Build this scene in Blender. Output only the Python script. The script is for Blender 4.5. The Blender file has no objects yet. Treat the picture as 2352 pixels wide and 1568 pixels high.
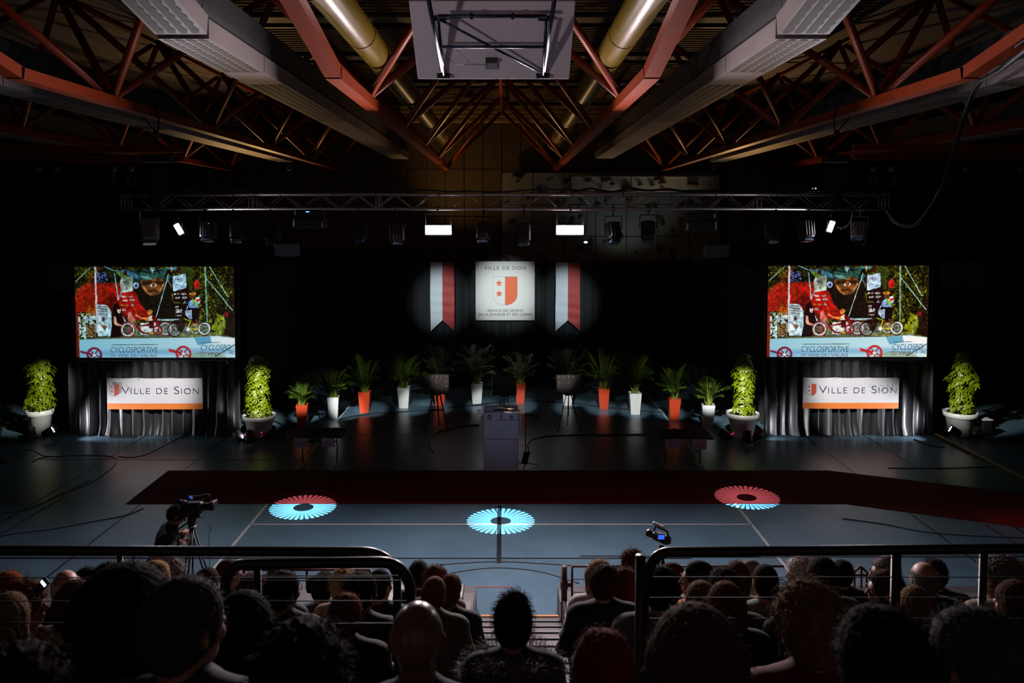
import bpy, math, random
import numpy as np
from mathutils import Vector, Matrix, Quaternion
S = bpy.context.scene
COL = S.collection
R = random.Random(7)
PI = math.pi

# ------------------------------------------------------------------ camera
F, CX, CY, PITCH, H = 1830.0, 1163.0, 596.0, math.radians(3.0), 5.5
cam_d = bpy.data.cameras.new('camera'); cam = bpy.data.objects.new('camera', cam_d); COL.objects.link(cam)
cam.location = (0, 0, H); cam.rotation_euler = (PI/2 - PITCH, 0, 0)
cam_d.sensor_width = 36.0; cam_d.lens = F/2352*36.0
cam_d.shift_x = (1176-CX)/2352.0; cam_d.shift_y = -(784-CY)/2352.0
cam_d.clip_end = 200
cam_d.dof.use_dof = True; cam_d.dof.focus_distance = 17.0; cam_d.dof.aperture_fstop = 3.6
S.camera = cam

# ------------------------------------------------------------------ world, colour
w = bpy.data.worlds.new('world'); S.world = w; w.use_nodes = True
w.node_tree.nodes['Background'].inputs[0].default_value = (0.05, 0.055, 0.07, 1)
w.node_tree.nodes['Background'].inputs[1].default_value = 0.004
S.view_settings.view_transform = 'Standard'; S.view_settings.look = 'None'
S.view_settings.exposure = 0.0; S.view_settings.gamma = 1.0; S.view_settings.use_curve_mapping = False
S.cycles.use_denoising = True
S.cycles.max_bounces = 6; S.cycles.diffuse_bounces = 3; S.cycles.glossy_bounces = 3
S.cycles.sample_clamp_indirect = 3.0; S.cycles.caustics_reflective = False; S.cycles.caustics_refractive = False

def ray(px, py):
    u, v = (px-CX)/F, (CY-py)/F
    c, s = math.cos(PITCH), math.sin(PITCH)
    return Vector((u, c+v*s, -s+v*c))
def at(px, py, Y):
    """point of the hall seen at a pixel, Y metres in front of the camera"""
    d = ray(px, py); return Vector((0, 0, H)) + d*(Y/d.y)
def ground(px, py, z=0.0):
    d = ray(px, py); return Vector((0, 0, H)) + d*((z-H)/d.z)

TY = 13.6                                   # depth of the stage truss
def aim(ob, target):
    ob.rotation_euler = (Vector(target)-ob.location).to_track_quat('-Z', 'Y').to_euler()
def spot(name, loc, target, power, angle, color=(1, 1, 1), blend=0.6, radius=0.06):
    l = bpy.data.lights.new(name, 'SPOT'); l.energy = power; l.spot_size = math.radians(angle)
    l.spot_blend = blend; l.color = color; l.shadow_soft_size = radius
    loc = Vector(loc)
    if abs(loc.y-TY) < .2 and loc.z > 4: loc = loc+(Vector(target)-loc).normalized()*.5      # at the mouth of its lamp
    o = bpy.data.objects.new(name, l); o.location = loc; aim(o, target); COL.objects.link(o); return o
def area(name, loc, target, power, sx, sy, color=(1, 1, 1), spread=180):
    l = bpy.data.lights.new(name, 'AREA'); l.energy = power; l.shape = 'RECTANGLE'; l.size = sx; l.size_y = sy
    l.color = color; l.spread = math.radians(spread)
    o = bpy.data.objects.new(name, l); o.location = loc; aim(o, target); COL.objects.link(o); return o

# ------------------------------------------------------------------ the lamps of the show (on truss, floor or tribune) and unseen lights added at the back
FLOOD = [at(1007, 528, TY), at(1309, 528, TY)]
for p in FLOOD:
    area('flood_lamp', p+Vector((0, -0.14, -0.02)), p+Vector((0, -6, -2.0)), 420, 0.42, 0.14, (1, .84, .88))
for p, tx in ((at(411, 526, TY), -1.5), (at(1908, 520, TY), 1.5)):
    area('small_flood_lamp', p+Vector((0, -0.12, 0)), p+Vector((-tx, -6, -2.5)), 50, 0.09, 0.2, (.9, .9, 1))
WHT = (.88, .95, 1)
sign_p = at(1160, 668, 26.0)
spot('sign_spot', at(1203, 530, TY), sign_p+Vector((0, 0, -.1)), 5000, 13.5, (.93, 1, .97), 1.0)
spot('left_flag_spot', at(910, 530, TY), at(1014, 690, 26), 3600, 11.5, (.8, .92, 1), 1.0)
spot('right_flag_spot', at(1408, 530, TY), at(1303, 690, 26), 3500, 11.5, (.8, .92, 1), 1.0)
spot('left_banner_spot', at(478, 530, TY), at(357, 918, 20), 2900, 17, (1, .97, .98), .95)
spot('right_banner_spot', at(1850, 530, TY), at(1955, 918, 20), 2900, 17, (1, .97, .98), .95)
for px, fx in ((93, 535), (593, 627), (1705, 1688), (2208, 1775)):
    spot('plant_spot', at(fx, 530, TY), at(px, 908, 19.7), 5000 if 500 < px < 1800 else 4200, 10.3, (1, .98, .86), .8)
RIM = {700: 938, 790: 922, 850: 908, 940: 900, 1010: 893, 1110: 890, 1195: 890, 1300: 893, 1390: 901, 1460: 912, 1545: 924, 1625: 938}
for px, tx in ((560, 700), (560, 790), (830, 850), (830, 940), (1112, 1010), (1112, 1110), (1203, 1195), (1203, 1300), (1485, 1390), (1485, 1460), (1700, 1545), (1700, 1625)):
    k = 1.5 if tx in (700, 1625, 790) else 1.0
    spot('pot_spot', at(px, 530, TY), at(tx, RIM[tx], 21.5), 3600*k, 6.4, (.95, 1, .97), .8)
for px_, tx_ in ((1112, 800), (1112, 960), (1203, 1160), (1203, 1360), (1203, 1530)):
    spot('palm_spot', at(px_, 530, TY), at(tx_, 862, 22.5), 900, 11, (.95, 1, .85), 1.0)
spot('lectern_spot', at(1112, 530, TY), at(1150, 1010, 17.3), 60, 17, (.5, .6, 1), 1.0)
for px, py, D in ((124, 988, 19.3), (2182, 988, 19.3)):
    s = 1 if px < 1000 else -1
    p = at(px, py, D)
    spot('floor_wash', p+Vector((.06*s, .02, 0)), p+Vector((2.2*s, 1.2, .35)), 170, 85, (.95, .95, 1), .9, .05)
for px, s in ((560, -1), (1752, 1)):
    p = at(px, 1003, 19.4)
    spot('floor_wash', p, p+Vector((1.4*s, .75, .4)), 65, 80, (.95, .97, 1), .9, .05)
spot('back_wall_glow', Vector((-3.2, 28.5, 3.8)), Vector((-.6, 29.2, 9.3)), 260, 95, (1, .62, .25), 1, .2)  # unseen warm lights added at the back, no fixtures, for the orange-lit far trusses
spot('back_wall_glow', Vector((6.5, 28.5, 3.8)), Vector((4.5, 27.0, 8.5)), 230, 100, (1, .7, .35), 1, .2)
spot('back_wall_glow', Vector((-10, 28.5, 3.8)), Vector((-7.5, 25.0, 8.5)), 200, 100, (1, .6, .25), 1, .2)
for x_, w_ in ((-.3, 190), (-8.3, 150), (8.0, 150)):
    spot('rear_roof_fill', Vector((x_, 27.6, 3.8)), Vector((x_*.9, 22.0, 9.4)), w_*3.6, 74, (1, .55, .2), 1, .15)  # added warm fill hidden behind the curtain, brightens the rear roof
spot('tribune_lamp', Vector((-7.0, 2.6, 4.2)), Vector((-.2, 9.0, 7.4)), 480, 30, (1, .88, .95), 1, .3)
spot('climbing_wall_glow', Vector((4.2, 28.0, 3.8)), Vector((4.4, 30.4, 7.2)), 26, 100, (.85, 1, .92), .8, .2)  # unseen light without a fixture, brightens the climbing wall
spot('red_carpet_spot', at(1990, 500, TY), ground(2390, 1215), 160, 22, (1, .1, .15), 1)

def gobo(name, loc, target, power, R0, roll):
    """moving-head lamp with a wheel of 36 petals cut in its gobo plate"""
    o = spot(name, loc, target, power, 20, (1, 1, 1), 0.0, 0.004)
    o.rotation_euler.rotate_axis('Z', roll)
    nt = o.data.node_tree if o.data.use_nodes else None
    o.data.use_nodes = True; nt = o.data.node_tree; N = nt.nodes; L = nt.links
    em = [n for n in N if n.type == 'EMISSION'][0]
    tc = N.new('ShaderNodeTexCoord'); sp = N.new('ShaderNodeSeparateXYZ'); L.new(tc.outputs['Normal'], sp.inputs[0])
    def m(op, a, b=None):
        n = N.new('ShaderNodeMath'); n.operation = op
        for i, v in enumerate((a, b)):
            if v is None: continue
            if isinstance(v, (int, float)): n.inputs[i].default_value = v
            else: L.new(v, n.inputs[i])
        return n.outputs[0]
    az = m('ABSOLUTE', sp.outputs[2])
    u = m('DIVIDE', sp.outputs[0], az); v = m('DIVIDE', sp.outputs[1], az)
    r = m('DIVIDE', m('SQRT', m('ADD', m('MULTIPLY', u, u), m('MULTIPLY', v, v))), R0)   # 1 at the rim
    a = m('ARCTAN2', v, u)
    t = m('FRACT', m('ADD', m('MULTIPLY', a, 36/(2*PI)), 36.0))
    e = m('MULTIPLY', m('ABSOLUTE', m('SUBTRACT', t, .5)), 2.0)            # 0 middle of a petal, 1 gap
    halfw = m('SUBTRACT', 1.02, m('MULTIPLY', m('MAXIMUM', m('SUBTRACT', r, .36), 0.0), 0.58))
    inside = m('LESS_THAN', e, halfw)
    rim = m('SUBTRACT', 1.0, m('MULTIPLY', m('MULTIPLY', e, e), .09))      # rounded petal ends
    lo = m('GREATER_THAN', r, .30); hi = m('LESS_THAN', r, rim)
    pat = m('MULTIPLY', m('MULTIPLY', inside, lo), hi)
    halo = m('MULTIPLY', m('EXPONENT', m('MULTIPLY', m('MULTIPLY', r, r), -1.1)), .02)
    L.new(m('ADD', pat, halo), em.inputs['Strength'])
    em.inputs['Color'].default_value = (.42, .82, 1.0, 1)
    return o
GOB = [(697, 1165, 760, 0.0), (1150, 1196, 1142, 0.0), (1715, 1143, 1640, 0.0)]
for gx, gy, fx, rl in GOB:
    g = ground(gx, gy); l = at(fx, 500, TY); l.z = 5.35; l.x = g.x + (.9 if gx < 1000 else (-1.0 if gx > 1500 else 0.0))
    gobo('gobo_lamp', l, g, 8500, .685/(l-g).length, rl)
# ------------------------------------------------------------------ materials
MATS = {}
def mat(name, color, rough=0.6, metal=0.0, spec=0.5, var=0.0, scale=8.0, bump=0.0, bscale=40.0, emis=None, estr=0.0, sheen=0.0, trans=0.0, alpha=1.0, coat=0.0):
    if name in MATS: return MATS[name]
    m = bpy.data.materials.new(name); m.use_nodes = True; nt = m.node_tree; N = nt.nodes; L = nt.links
    b = N['Principled BSDF']; c4 = (color[0], color[1], color[2], 1)
    b.inputs['Base Color'].default_value = c4; b.inputs['Roughness'].default_value = rough
    b.inputs['Metallic'].default_value = metal; b.inputs['Specular IOR Level'].default_value = spec
    b.inputs['Coat Weight'].default_value = coat
    if sheen: b.inputs['Sheen Weight'].default_value = sheen; b.inputs['Sheen Roughness'].default_value = .35
    if trans: b.inputs['Transmission Weight'].default_value = trans
    if alpha < 1: b.inputs['Alpha'].default_value = alpha
    if emis: b.inputs['Emission Color'].default_value = (*emis, 1); b.inputs['Emission Strength'].default_value = estr
    tc = N.new('ShaderNodeTexCoord')
    if var:
        n = N.new('ShaderNodeTexNoise'); n.inputs['Scale'].default_value = scale; n.inputs['Detail'].default_value = 5
        L.new(tc.outputs['Object'], n.inputs['Vector'])
        r = N.new('ShaderNodeValToRGB'); r.color_ramp.elements[0].position = .3; r.color_ramp.elements[1].position = .7
        r.color_ramp.elements[0].color = tuple(x*(1-var) for x in color)+(1,)
        r.color_ramp.elements[1].color = tuple(min(1, x*(1+var)) for x in color)+(1,)
        L.new(n.outputs['Fac'], r.inputs[0]); L.new(r.outputs[0], b.inputs['Base Color'])
    if bump:
        n = N.new('ShaderNodeTexNoise'); n.inputs['Scale'].default_value = bscale; n.inputs['Detail'].default_value = 4
        L.new(tc.outputs['Object'], n.inputs['Vector'])
        bp = N.new('ShaderNodeBump'); bp.inputs['Strength'].default_value = bump; bp.inputs['Distance'].default_value = .02
        L.new(n.outputs['Fac'], bp.inputs['Height']); L.new(bp.outputs[0], b.inputs['Normal'])
    MATS[name] = m; return m
def emit(name, color, strength):
    if name in MATS: return MATS[name]
    m = bpy.data.materials.new(name); m.use_nodes = True; nt = m.node_tree; b = nt.nodes['Principled BSDF']
    b.inputs['Base Color'].default_value = (.02, .02, .02, 1)
    b.inputs['Emission Color'].default_value = (*color, 1); b.inputs['Emission Strength'].default_value = strength
    MATS[name] = m; return m

# ------------------------------------------------------------------ mesh building
class MB:
    def __init__(s): s.v = []; s.f = []; s.sm = []; s.mi = []; s.cur = 0
    def _add(s, vs, fs, smooth=False):
        o = len(s.v); s.v += [tuple(x) for x in vs]
        for f in fs: s.f.append(tuple(i+o for i in f)); s.sm.append(smooth); s.mi.append(s.cur)
        return s
    def box(s, c, d, M=None, taper=None):
        x, y, z = d[0]/2, d[1]/2, d[2]/2; t = taper or (1, 1)
        vs = [Vector((sx*x*(t[0] if sz < 0 else 1), sy*y*(t[1] if sz < 0 else 1), sz*z)) for sz in (-1, 1) for sy in (-1, 1) for sx in (-1, 1)]
        if M is not None: vs = [M @ v for v in vs]
        c = Vector(c); vs = [v+c for v in vs]
        return s._add(vs, [(0, 2, 3, 1), (4, 5, 7, 6), (0, 1, 5, 4), (2, 6, 7, 3), (0, 4, 6, 2), (1, 3, 7, 5)])
    def bbox(s, c, d, b=.01, M=None):
        """box with chamfered vertical and horizontal edges"""
        x, y, z = d[0]/2, d[1]/2, d[2]/2; vs = []; fs = []
        def ring(ax, ay, zz): return [Vector(p+(zz,)) for p in ((-ax+b, -ay), (ax-b, -ay), (ax, -ay+b), (ax, ay-b), (ax-b, ay), (-ax+b, ay), (-ax, ay-b), (-ax, -ay+b))]
        rs = [ring(x-b, y-b, -z), ring(x, y, -z+b), ring(x, y, z-b), ring(x-b, y-b, z)]
        for r in rs: vs += r
        for k in range(3):
            for i in range(8): j = (i+1) % 8; fs.append((k*8+i, k*8+j, k*8+8+j, k*8+8+i))
        fs.append(tuple(range(7, -1, -1))); fs.append(tuple(range(24, 32)))
        if M is not None: vs = [M @ v for v in vs]
        c = Vector(c); return s._add([v+c for v in vs], fs)
    def tube(s, pts, r, n=8, cap=True, smooth=True):
        pts = [Vector(p) for p in pts]; rr = r if isinstance(r, (list, tuple)) else [r]*len(pts)
        vs = []; fs = []; up = None
        for i, p in enumerate(pts):
            t = (pts[min(i+1, len(pts)-1)]-pts[max(i-1, 0)]).normalized()
            if up is None:
                a = Vector((0, 0, 1)) if abs(t.z) < .9 else Vector((1, 0, 0)); up = (a-t*a.dot(t)).normalized()
            else: up = (up-t*up.dot(t)).normalized()
            b = t.cross(up)
            for k in range(n): a = 2*PI*(k+.5)/n; vs.append(p+(up*math.cos(a)+b*math.sin(a))*rr[i])
        for i in range(len(pts)-1):
            for k in range(n): j = (k+1) % n; fs.append((i*n+k, i*n+j, i*n+n+j, i*n+n+k))
        if cap: fs.append(tuple(range(n-1, -1, -1))); fs.append(tuple((len(pts)-1)*n+k for k in range(n)))
        return s._add(vs, fs, smooth)
    def lathe(s, prof, c=(0, 0, 0), n=24, M=None, smooth=True, closed=False):
        vs = []; fs = []; c = Vector(c)
        for r, z in prof:
            for k in range(n): a = 2*PI*k/n; v = Vector((r*math.cos(a), r*math.sin(a), z)); vs.append((M @ v if M is not None else v)+c)
        for i in range(len(prof)-1):
            for k in range(n): j = (k+1) % n; fs.append((i*n+k, i*n+j, i*n+n+j, i*n+n+k))
        if prof[0][0] > 1e-6: fs.append(tuple(range(n-1, -1, -1)))
        if prof[-1][0] > 1e-6: fs.append(tuple((len(prof)-1)*n+k for k in range(n)))
        return s._add(vs, fs, smooth)
    def prism(s, poly, d, M=None, c=(0, 0, 0)):
        """polygon in the local x-z plane, thickness d along +y"""
        n = len(poly); c = Vector(c)
        vs = [Vector((x, 0, z)) for x, z in poly]+[Vector((x, d, z)) for x, z in poly]
        if M is not None: vs = [M @ v for v in vs]
        fs = [tuple(range(n)), tuple(range(2*n-1, n-1, -1))]+[(i, n+i, n+(i+1) % n, (i+1) % n) for i in range(n)]
        return s._add([v+c for v in vs], fs)
    def ball(s, c, r, n=10, sc=(1, 1, 1)):
        vs = []; fs = []; c = Vector(c); m = n//2
        for i in range(m+1):
            t = PI*i/m
            for k in range(n): a = 2*PI*k/n; vs.append(c+Vector((r*math.sin(t)*math.cos(a)*sc[0], r*math.sin(t)*math.sin(a)*sc[1], r*math.cos(t)*sc[2])))
        for i in range(m):
            for k in range(n): j = (k+1) % n; fs.append((i*n+k, i*n+n+k, i*n+n+j, i*n+j))
        return s._add(vs, fs, True)
    def torus(s, c, R_, r, n=20, m=6, M=None):
        vs = []; fs = []; c = Vector(c)
        for i in range(n):
            a = 2*PI*i/n
            for k in range(m): b = 2*PI*k/m; v = Vector(((R_+r*math.cos(b))*math.cos(a), (R_+r*math.cos(b))*math.sin(a), r*math.sin(b))); vs.append((M @ v if M is not None else v)+c)
        for i in range(n):
            for k in range(m): fs.append((i*m+k, ((i+1) % n)*m+k, ((i+1) % n)*m+(k+1) % m, i*m+(k+1) % m))
        return s._add(vs, fs, True)
    def mesh(s, name):
        me = bpy.data.meshes.new(name); me.from_pydata(s.v, [], s.f)
        me.polygons.foreach_set('use_smooth', s.sm)
        if any(s.mi): me.polygons.foreach_set('material_index', s.mi)
        me.update(); return me
    def build(s, name, m, parent=None, loc=None):
        me = s.mesh(name)
        for x in (m if isinstance(m, (list, tuple)) else [m]): me.materials.append(x)
        return link(name, me, parent, loc)
def link(name, me, parent=None, loc=None, rot=None):
    o = bpy.data.objects.new(name, me); COL.objects.link(o)
    if parent is not None: o.parent = parent
    if loc is not None: o.location = loc
    if rot is not None: o.rotation_euler = rot
    return o
def thing(name, label, cat, loc=(0, 0, 0), rotz=0.0, group=None):
    o = bpy.data.objects.new(name, None); o.empty_display_size = .1; COL.objects.link(o)
    o.location = loc; o.rotation_euler = (0, 0, rotz); return tag(o, label, cat, group)
def tag(o, label, cat, group=None):
    o['label'] = label; o['category'] = cat
    if group: o['group'] = group
    return o
def struct(o): o['kind'] = 'structure'; return o
def rect_rot(rx=0, ry=0, rz=0): return (Matrix.Rotation(rz, 4, 'Z') @ Matrix.Rotation(ry, 4, 'Y') @ Matrix.Rotation(rx, 4, 'X'))
def bar_between(mb, a, b, r, n=7): return mb.tube([a, b], r, n)
def beam(mb, a, b, w_, h_):
    """rectangular section beam from a to b"""
    a = Vector(a); b = Vector(b); t = (b-a); L_ = t.length; t.normalize()
    side = t.cross(Vector((0, 0, 1))).normalized(); up = side.cross(t)
    vs = [p+side*sx*w_/2+up*sz*h_/2 for p in (a, b) for sx, sz in ((-1, -1), (1, -1), (1, 1), (-1, 1))]
    return mb._add(vs, [(0, 1, 2, 3), (7, 6, 5, 4), (0, 4, 5, 1), (1, 5, 6, 2), (2, 6, 7, 3), (3, 7, 4, 0)])
def text_obj(name, body, size, m, parent, loc, rot=(PI/2, 0, 0), align='CENTER', sx=1.0, depth=.002, shear=0.0, spacing=1.0, bold=0.0):
    cu = bpy.data.curves.new(name, 'FONT'); cu.body = body; cu.size = size; cu.align_x = align; cu.align_y = 'BOTTOM_BASELINE'
    cu.extrude = depth; cu.shear = shear; cu.space_character = spacing; cu.offset = bold; cu.resolution_u = 4
    t = bpy.data.objects.new(name, cu); COL.objects.link(t)
    dg = bpy.context.evaluated_depsgraph_get(); me = bpy.data.meshes.new_from_object(t.evaluated_get(dg))
    bpy.data.objects.remove(t); me.materials.clear(); me.materials.append(m)
    o = link(name, me, parent, loc, rot); o.scale = (sx, 1, 1); return o
def smooth_path(pts, n=8):
    pts = [Vector(p) for p in pts]; out = []
    P = [pts[0]]+pts+[pts[-1]]
    for i in range(1, len(P)-2):
        for k in range(n):
            t = k/n; a, b, c, d = P[i-1], P[i], P[i+1], P[i+2]
            out.append(.5*((2*b)+(c-a)*t+(2*a-5*b+4*c-d)*t*t+(3*b-a-3*c+d)*t*t*t))
    out.append(pts[-1]); return out
# ================================================================== the hall
XC = -0.17
def zr(Y): return max(0.0, 9.85-Y)*.214         # the roof climbs towards the tribune
m_floor = bpy.data.materials.new('floor_vinyl'); m_floor.use_nodes = True
def _fl():
    nt = m_floor.node_tree; N = nt.nodes; L = nt.links; b = N['Principled BSDF']
    tc = N.new('ShaderNodeTexCoord')
    n = N.new('ShaderNodeTexNoise'); n.inputs['Scale'].default_value = .9; n.inputs['Detail'].default_value = 8; n.inputs['Roughness'].default_value = .6
    L.new(tc.outputs['Object'], n.inputs['Vector'])
    r = N.new('ShaderNodeValToRGB'); r.color_ramp.elements[0].color = (.070, .128, .178, 1); r.color_ramp.elements[1].color = (.095, .165, .220, 1)
    r.color_ramp.elements[0].position = .35; r.color_ramp.elements[1].position = .65
    L.new(n.outputs['Fac'], r.inputs[0]); L.new(r.outputs[0], b.inputs['Base Color'])
    n2 = N.new('ShaderNodeTexNoise'); n2.inputs['Scale'].default_value = 3.2; n2.inputs['Detail'].default_value = 10
    mp = N.new('ShaderNodeMapping'); mp.inputs['Scale'].default_value = (1, .35, 1); mp.inputs['Rotation'].default_value = (0, 0, .5)
    L.new(tc.outputs['Object'], mp.inputs[0]); L.new(mp.outputs[0], n2.inputs['Vector'])
    mr = N.new('ShaderNodeMapRange'); mr.inputs['To Min'].default_value = .24; mr.inputs['To Max'].default_value = .38
    L.new(n2.outputs['Fac'], mr.inputs[0]); L.new(mr.outputs[0], b.inputs['Roughness'])
    b.inputs['Specular IOR Level'].default_value = .42
    n3 = N.new('ShaderNodeTexNoise'); n3.inputs['Scale'].default_value = 140
    L.new(tc.outputs['Object'], n3.inputs['Vector'])
    bp = N.new('ShaderNodeBump'); bp.inputs['Strength'].default_value = .06; bp.inputs['Distance'].default_value = .01
    L.new(n3.outputs['Fac'], bp.inputs['Height']); L.new(bp.outputs[0], b.inputs['Normal'])
_fl()
floor = struct(MB().box((0, 14, -.1), (46, 34, .2)).build('floor', m_floor))
m_line = mat('line_white', (.42, .44, .44), .4, var=.15, scale=5)
m_line2 = mat('line_grey', (.17, .2, .21), .45, var=.15, scale=5)
m_dkline = mat('line_black', (.008, .009, .012), .45)
m_redline = mat('line_red', (.25, .06, .05), .45)
def gline(x0, y0, x1, y1, wd, m, name='court_line', z=.0025):
    a = Vector((x0, y0, z)); b = Vector((x1, y1, z)); mb = MB(); beam(mb, a, b, wd, .003); return mb.build(name, m, floor)
gl = ground(612, 1160); gr = ground(1703, 1175)
XL, XR = gl.x, gr.x
gline(XL, 6.5, XL, 25.9, .05, m_line); gline(XR, 6.5, XR, 25.9, .05, m_line)
ya = ground(1150, 1204).y; yb = ground(1150, 998).y
gline(XL, ya, XR, ya, .05, m_line); gline(XL, yb, XR, yb, .05, m_line2)
gline(-10.9, 10, -10.9, 25, .05, m_line2); gline(10.9, 10, 10.9, 25, .05, m_line2)
gline(-10.9, ground(100, 1055).y, -4.6, ground(100, 1055).y, .04, m_dkline)
for px in (330, 520, 1850, 1990): g = ground(px, 1003); gline(g.x, 20.0, g.x, 9, .03, m_dkline)
gline(-14, ground(1150, 1282).y, 3.0, ground(1150, 1282).y, .04, m_dkline)
gline(1.2, ground(1150, 1277).y, 14, ground(1150, 1277).y, .035, m_dkline)
c0 = ground(1147, 1160); c1 = ground(1146, 1293)
mb = MB(); beam(mb, (c0.x, c0.y-.02, .004), (c1.x, c1.y, .004), .075, .004); mb.build('court_line', m_dkline, floor)
g = ground(1065, 1348); gline(g.x, g.y, ground(1180, 1348).x, g.y, .03, m_redline)
for pts in (((1010, 1297), (1150, 1290), (1330, 1300)), ((1030, 1318), (1080, 1309), (1150, 1304), (1240, 1313), (1330, 1340))):
    mb = MB(); mb.tube(smooth_path([ground(*p, .002) for p in pts], 6), .012, 4); mb.build('court_line', m_dkline, floor)

# back wall of tall boards
m_board = mat('wall_board', (.10, .064, .024), .6, var=.2, scale=3)
m_wall = mat('wall_paint', (.05, .04, .03), .8)
WY = 30.6
wall_b = struct(MB().box((0, WY+.2, 5), (46, .3, 10.4)).build('wall_back', m_wall))
for j, (z0, z1) in enumerate(((4.2, 5.55), (5.58, 7.35), (7.38, 9.2))):
    me = MB().bbox((0, 0, 0), (.69, .04, z1-z0), .008).mesh('wall_panel'); me.materials.append(m_board)
    for i in range(-17, 24):
        x = -.17+(i+.5)*.72
        if 0.0 < x < 8.4 and j < 2 and x > .1: continue
        link('wall_panel', me, wall_b, (x, WY+.03+R.uniform(-.008, .008), (z0+z1)/2))
m_dark = mat('dark_wall', (.03, .028, .026), .8)
struct(MB().box((-22, 14, 5), (.3, 34, 10.4)).build('wall_left', m_dark))
struct(MB().box((22, 14, 5), (.3, 34, 10.4)).build('wall_right', m_dark))
m_pale = mat('pale_wall', (.22, .2, .2), .8)
struct(MB().box((0, -3.4, 6.6), (46, .3, 8.4)).build('wall_front', m_pale))
m_cork = mat('low_wall_band', (.16, .09, .07), .8)
for s in (-1, 1):
    struct(MB().box((s*15.8, WY-.05, .65), (10, .1, 1.3)).build('trim_1' if s < 0 else 'trim_2', m_cork))

# ceiling: ribbed deck over the middle, smooth grey panels outside it
m_deck = mat('ceiling_deck', (.105, .055, .024), .7, var=.25, scale=2)
m_grey = mat('ceiling_grey', (.16, .14, .15), .7, var=.12, scale=.6)
zd = H+4.35
def cl(Y): return zd+zr(Y)
mb = MB(); ys = []; y = -4.0; k = 0
prof = []
while y < WY:
    prof += [(y, 0), (y+.10, 0), (y+.13, .06), (y+.22, .06), (y+.25, 0)]; y += .25
vs = []; fs = []
for i, (yy, dz) in enumerate(prof): vs += [(-7.8, yy, cl(yy)+dz), (7.6, yy, cl(yy)+dz)]
for i in range(len(prof)-1): fs.append((2*i, 2*i+1, 2*i+3, 2*i+2))
mb._add(vs, fs); ceil_ = struct(mb.build('ceiling', m_deck))
for s in (-1, 1):
    vs = []; Ys = [-4, 9.85, WY]
    for Y in Ys: vs += [(s*7.7, Y, cl(Y)-.05), (s*22, Y, cl(Y)-.05), (s*7.7, Y, cl(Y)+.4), (s*22, Y, cl(Y)+.4)]
    m_ = MB(); m_._add(vs, [(0, 4, 5, 1), (4, 8, 9, 5), (2, 3, 7, 6), (6, 7, 11, 10), (0, 2, 6, 4), (4, 6, 10, 8)]); m_.build('ceiling_panel', m_grey, ceil_)
m_purlin = mat('purlin_grey', (.13, .12, .12), .6)
for Y in (5.6, 9.7, 13.8, 17.9, 22.0, 26.2):
    z = cl(Y)-.08
    MB().box((-.1, Y, z), (15.2, .12, .14)).build('purlin', m_dkline, ceil_)
    MB().box((-.1, Y-.42, z+.02), (15.2, .5, .05)).build('ceiling_strip', m_purlin, ceil_)
m_ochre = mat('fascia_ochre', (.42, .26, .08), .6, var=.2, scale=4)
for k in range(4): MB().bbox((-.1, WY-.12, 9.18+k*.17), (15.2, .12, .15), .02).build('fascia_board', m_ochre, ceil_)

# ------------------------------------------------ steel roof trusses
m_steel = mat('red_steel', (.21, .028, .005), .40, spec=.25, var=.12, scale=3)
Z0 = H+1.77; ZT = H+3.97
XB = [XC+1.95*s for s in (-5, -3, -1, 1, 3, 5, -7, 7)]
names = {-5: 'third', -3: 'second', -1: 'first', 1: 'first', 3: 'second', 5: 'third', -7: 'outermost', 7: 'outermost'}
YB = [4.1, 8.2, 12.3, 16.4, 20.5, 24.6, 28.7]; YT = [2.05, 6.15, 10.25, 14.35, 18.45, 22.55, 26.65, 30.3]
for s in (-1, 1, -3, 3, -5, 5, -7, 7):
    x = XC+1.95*s
    side = 'left' if s < 0 else 'right'
    t = thing('roof_truss', f'red roof truss with tubular diagonals, {names[s]} one {side} of the hall centre', 'roof truss', (x, 9.85, Z0))
    O = Vector((x, 9.85, Z0))
    mb = MB(); beam(mb, Vector((x, 9.85, Z0))-O, Vector((x, 28.9, Z0))-O, .19, .15); mb.build('bottom_chord', m_steel, t)
    mb = MB(); beam(mb, Vector((x, 1.0, Z0+zr(1.0)))-O, Vector((x, 9.9, Z0))-O, .19, .15); mb.build('bottom_chord', m_steel, t)
    for Yb in YB:
        B = Vector((x, Yb, Z0+zr(Yb)+.06))
        for dx in (-1.95, 1.95):
            for dy in (-2.05, 2.05):
                Yt = min(Yb+dy, 30.3); T = Vector((x+dx*.985, Yt-.03*dy, ZT+zr(Yt)))
                mb = MB(); bar_between(mb, B-O, T-O,   .062 if abs(s) < 4 else .058, 8); mb.build('diagonal', m_steel, t)
for j in (-3, -2, -1, 0, 1, 2, 3):
    x = XC+3.9*j
    side = 'over the hall centre line' if j == 0 else f"{('first','second','third')[abs(j)-1]} {'left' if j < 0 else 'right'} of the centre"
    t = thing('roof_top_chord', f'dark red tube joining upper truss nodes, {side}', 'roof beam', (x, 9.85, ZT))
    O = Vector((x, 9.85, ZT))
    for a, b in (((x, 1.0, ZT+zr(1)), (x, 9.85, ZT)), ((x, 9.8, ZT), (x, 30.4, ZT))):
        mb = MB(); bar_between(mb, Vector(a)-O, Vector(b)-O, .06, 8); mb.build('top_tube', m_steel, t)
    for Y in YT: MB().ball(Vector((x, Y, ZT+zr(Y)))-O, .1, 8).build('node', m_steel, t)
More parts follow.
